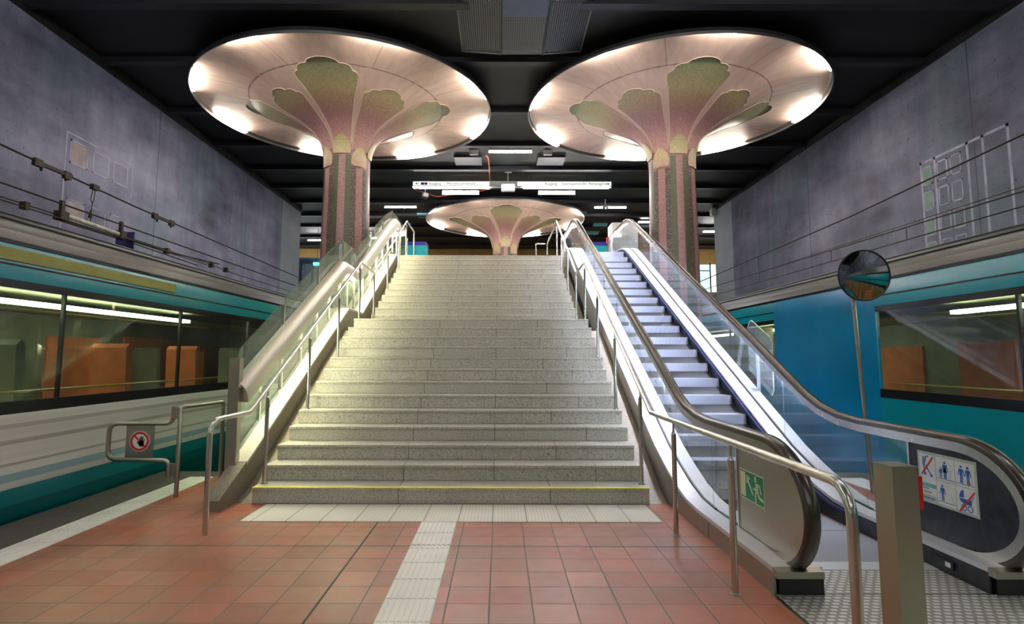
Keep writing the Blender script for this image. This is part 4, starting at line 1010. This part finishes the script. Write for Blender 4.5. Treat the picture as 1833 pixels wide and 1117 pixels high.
B(-5.88, -5.60, 8.62, 8.635, 3.05, 3.34).build('blue_plate', plain('navy enamel', (.03, .03, .14), .4), cl_)['label'] = 'small navy blue line marker plate'
cr = thing('overhead_line', 'overhead line of three dark wires along the right wall above the train', 'overhead line', (6.2, 6, 3.4))
MB().tube([(6.2, -14, 4.50), (6.2, 6.56, 4.081), (6.2, 10, 3.93), (6.2, 16.8, 3.8), (6.2, 30, 3.6)], .013, 8).build('messenger_wire', M_cabl, cr)
MB().tube([(6.2, -14, 3.42), (6.2, 6.6, 3.41), (6.2, 16.8, 3.50), (6.2, 30, 3.5)], .010, 8).tube([(6.24, -14, 3.43), (6.24, 16, 3.50)], .006, 6).build('feeder_wire', M_cabl, cr)
MB().tube([(6.2, -14, 3.22), (6.2, 30, 3.25)], .009, 8).build('contact_wire', M_cabl, cr)
mb = MB()
for y, z0, z1 in ((13.6, 3.25, 3.86), (8.6, 3.24, 3.43), (10.6, 3.24, 3.45)): mb.tube([(6.2, y, z0), (6.2, y, z1)], .006, 6)
mb.build('dropper', M_cabl, cr)

# ================================================================== TRAINS
def train(label, X, sg_, solid, body, loc, has_orange):
    """X = side plane towards the platform, sg_ = direction away from the platform"""
    t = thing('train', label, 'train', loc)
    y0, y1 = -9.0, 33.0; W = 2.62
    def bx(a, b, *r): return B(min(X+sg_*a, X+sg_*b), max(X+sg_*a, X+sg_*b), *r)
    def px(a): return X+sg_*a
    # lower side panel, slightly curved inwards at the bottom
    def side(a0, zs, name, mat, ya, yb):
        up_ = [(px(q), z) for q, z in zs]; mb = MB(); V = []
        for (x, z) in up_: V += [(x, ya, z), (x, yb, z), (x+sg_*.05, ya, z), (x+sg_*.05, yb, z)]
        Fc = []
        for i in range(len(up_)-1):
            k = 4*i; Fc += [(k, k+4, k+5, k+1), (k+2, k+3, k+7, k+6), (k, k+2, k+6, k+4), (k+1, k+5, k+7, k+3)]
        n = 4*(len(up_)-1); Fc += [(0, 1, 3, 2), (n, n+2, n+3, n+1)]
        mb.add(V, Fc); return mb.build(name, mat, t, 30)
    segs = []; ya = y0
    for s0, s1 in solid+[(y1, y1)]:
        segs.append((ya, s0, False))
        if s1 > s0: segs.append((s0, s1, True))
        ya = s1
    for a, b, blank in segs:
        lo = [(.10, -.85), (.03, -.25), (0, .05), (0, .93)]; hi = [(0, 2.12), (0, 2.25), (.05, 2.44), (.07, 2.455)]
        if blank:
            side(0, lo[:-1]+[(0, .95), (0, 2.1)]+hi[1:], 'end_panel', M_bluep, a, b)
        else:
            side(0, lo, 'lower_panel', body, a, b); side(0, hi, 'upper_panel', M_teal, a, b)
            bx(.004, .045, a, b, .93, 1.04).build('window_sill', M_darkband, t); bx(.004, .045, a, b, 2.05, 2.12).build('window_head', M_darkband, t)
            n = max(1, round((b-a)/2.1)); pw = (b-a)/n
            for i in range(n):
                bx(.012, .020, a+pw*i+.012, a+pw*(i+1)-.012, 1.04, 2.05).build('window_pane', M_wglass, t)
                bx(.010, .05, a+pw*i-.012, a+pw*i+.012, 1.04, 2.05).build('window_pillar', M_darkband, t)
            # grooves on the upper panel
            bx(-.003, .002, a, b, 2.245, 2.262).build('gutter', M_darkband, t)
    # seam + roof
    bx(.055, .10, y0, y1, 2.45, 2.485).build('roof_seam', M_darkband, t)
    rp_ = [(.075, 2.485), (.13, 2.56), (.17, 2.60), (.19, 2.60), (.21, 2.64), (.34, 2.76), (.52, 2.84), (.80, 2.89), (1.31, 2.92), (1.82, 2.89), (2.1, 2.84), (2.28, 2.76), (2.41, 2.64), (2.55, 2.485)]
    mb = MB(); V = []
    for q, z in rp_: V += [(px(q), y0, z), (px(q), y1, z)]
    mb.add(V, [(2*i, 2*i+1, 2*i+3, 2*i+2) for i in range(len(rp_)-1)]); mb.build('roof', M_roof, t, 30)
    mb = MB()
    for q, z in ((.30, 2.735), (.46, 2.822)): mb.tube([(px(q), y0, z), (px(q), y1, z)], .012, 6)
    mb.build('roof_rib', M_roof, t)
    # far side, floor, ceiling
    bx(W-.05, W, y0, y1, -.85, 2.49).build('far_side', M_olive, t)
    bx(.1, W-.05, y0, y1, -.1, .0).build('car_floor', M_roof, t); bx(.05, W-.05, y0, y1, 2.17, 2.2).build('car_ceiling', M_olive, t)
    bx(1.17, 2.3, y0, y1, 2.06, 2.08).build('ceiling_grille', M_lime, t)
    # lamps: on for the part seen through the windows
    for (a, b) in ((y0, 9.9), (19, y1)) if has_orange else ((y0, 7.6), (10.5, y1)):
        bx(1.03, 1.13, a, b, 2.02, 2.07).build('ceiling_lamp', M_ttube, t)
    for a in [y0+1.6*i for i in range(26)]:
        if a > 18: break
        for q0, q1 in ((.22, .66), (1.75, 2.2)):
            xa, xb = sorted((px(q0), px(q1)))
            s_ = MB().prism([(a, 1.55), (a+.06, 1.60), (a+.11, 1.55), (a+.16, .45), (a+.52, .45), (a+.52, .36), (a+.05, .36)], 'x', xa, xb)
            if has_orange or a < 7: s_.build('seat', M_seat if (int(a*10) % 3 or not has_orange) else M_olive, t)
    for yb_ in ((2.2, 16.5) if has_orange else (1.0, 12.5)):
        bx(.15, 1.0, yb_, yb_+.03, 0, 2.1).build('partition', M_olive, t)
    for pa, pb, zt_ in ((8.7, 9.9, 1.75), (10.5, 12.3, 1.80), (12.8, 15.2, 1.7)) if has_orange else ((8.2, 9.4, 1.7), (10.2, 11.4, 1.65)): bx(W-.09, W-.05, pa, pb, .6, zt_).build('side_panel', M_seat, t)['label'] = 'orange side panel'
    MB().tube([(px(.75), y0, 1.93), (px(.75), 10 if has_orange else 7.4, 1.93)], .014, 8).build('grab_rail', M_pole, t)
    MB().tube([(px(.06), y0, 1.12), (px(.06), 10 if has_orange else 7.4, 1.12)], .012, 8).build('grab_rail', M_pole, t)
    return t, bx
tL, bxL = train('turquoise and white train with orange seats on the left track', -4.33, -1, [], M_lbody, (-5.65, 0, -1.2), True)
B(-4.335, -4.328, 3.0, 7.6, 2.29, 2.40).build('amber_band', plain('amber band', (.30, .32, .06), .4), tL)['label'] = 'yellowish band above the windows'  # thin amber strip laid over the upper side panel
M_teal_low = M_teal
tR, bxR = train('turquoise and blue train on the right track behind the mirror', 4.95, 1, [(7.55, 10.35)], M_teal, (6.26, 0, -1.2), False)
for x in (-6.4, -4.95, 5.55, 7.0):
    tag(B(x-.035, x+.035, YB, YE, -1.2, -1.06).build('rail', M_steel_d), {-6.4: 'outer running rail under the left train', -4.95: 'platform-side running rail under the left train', 5.55: 'platform-side running rail under the right train', 7.0: 'outer running rail under the right train'}[x], 'rail')
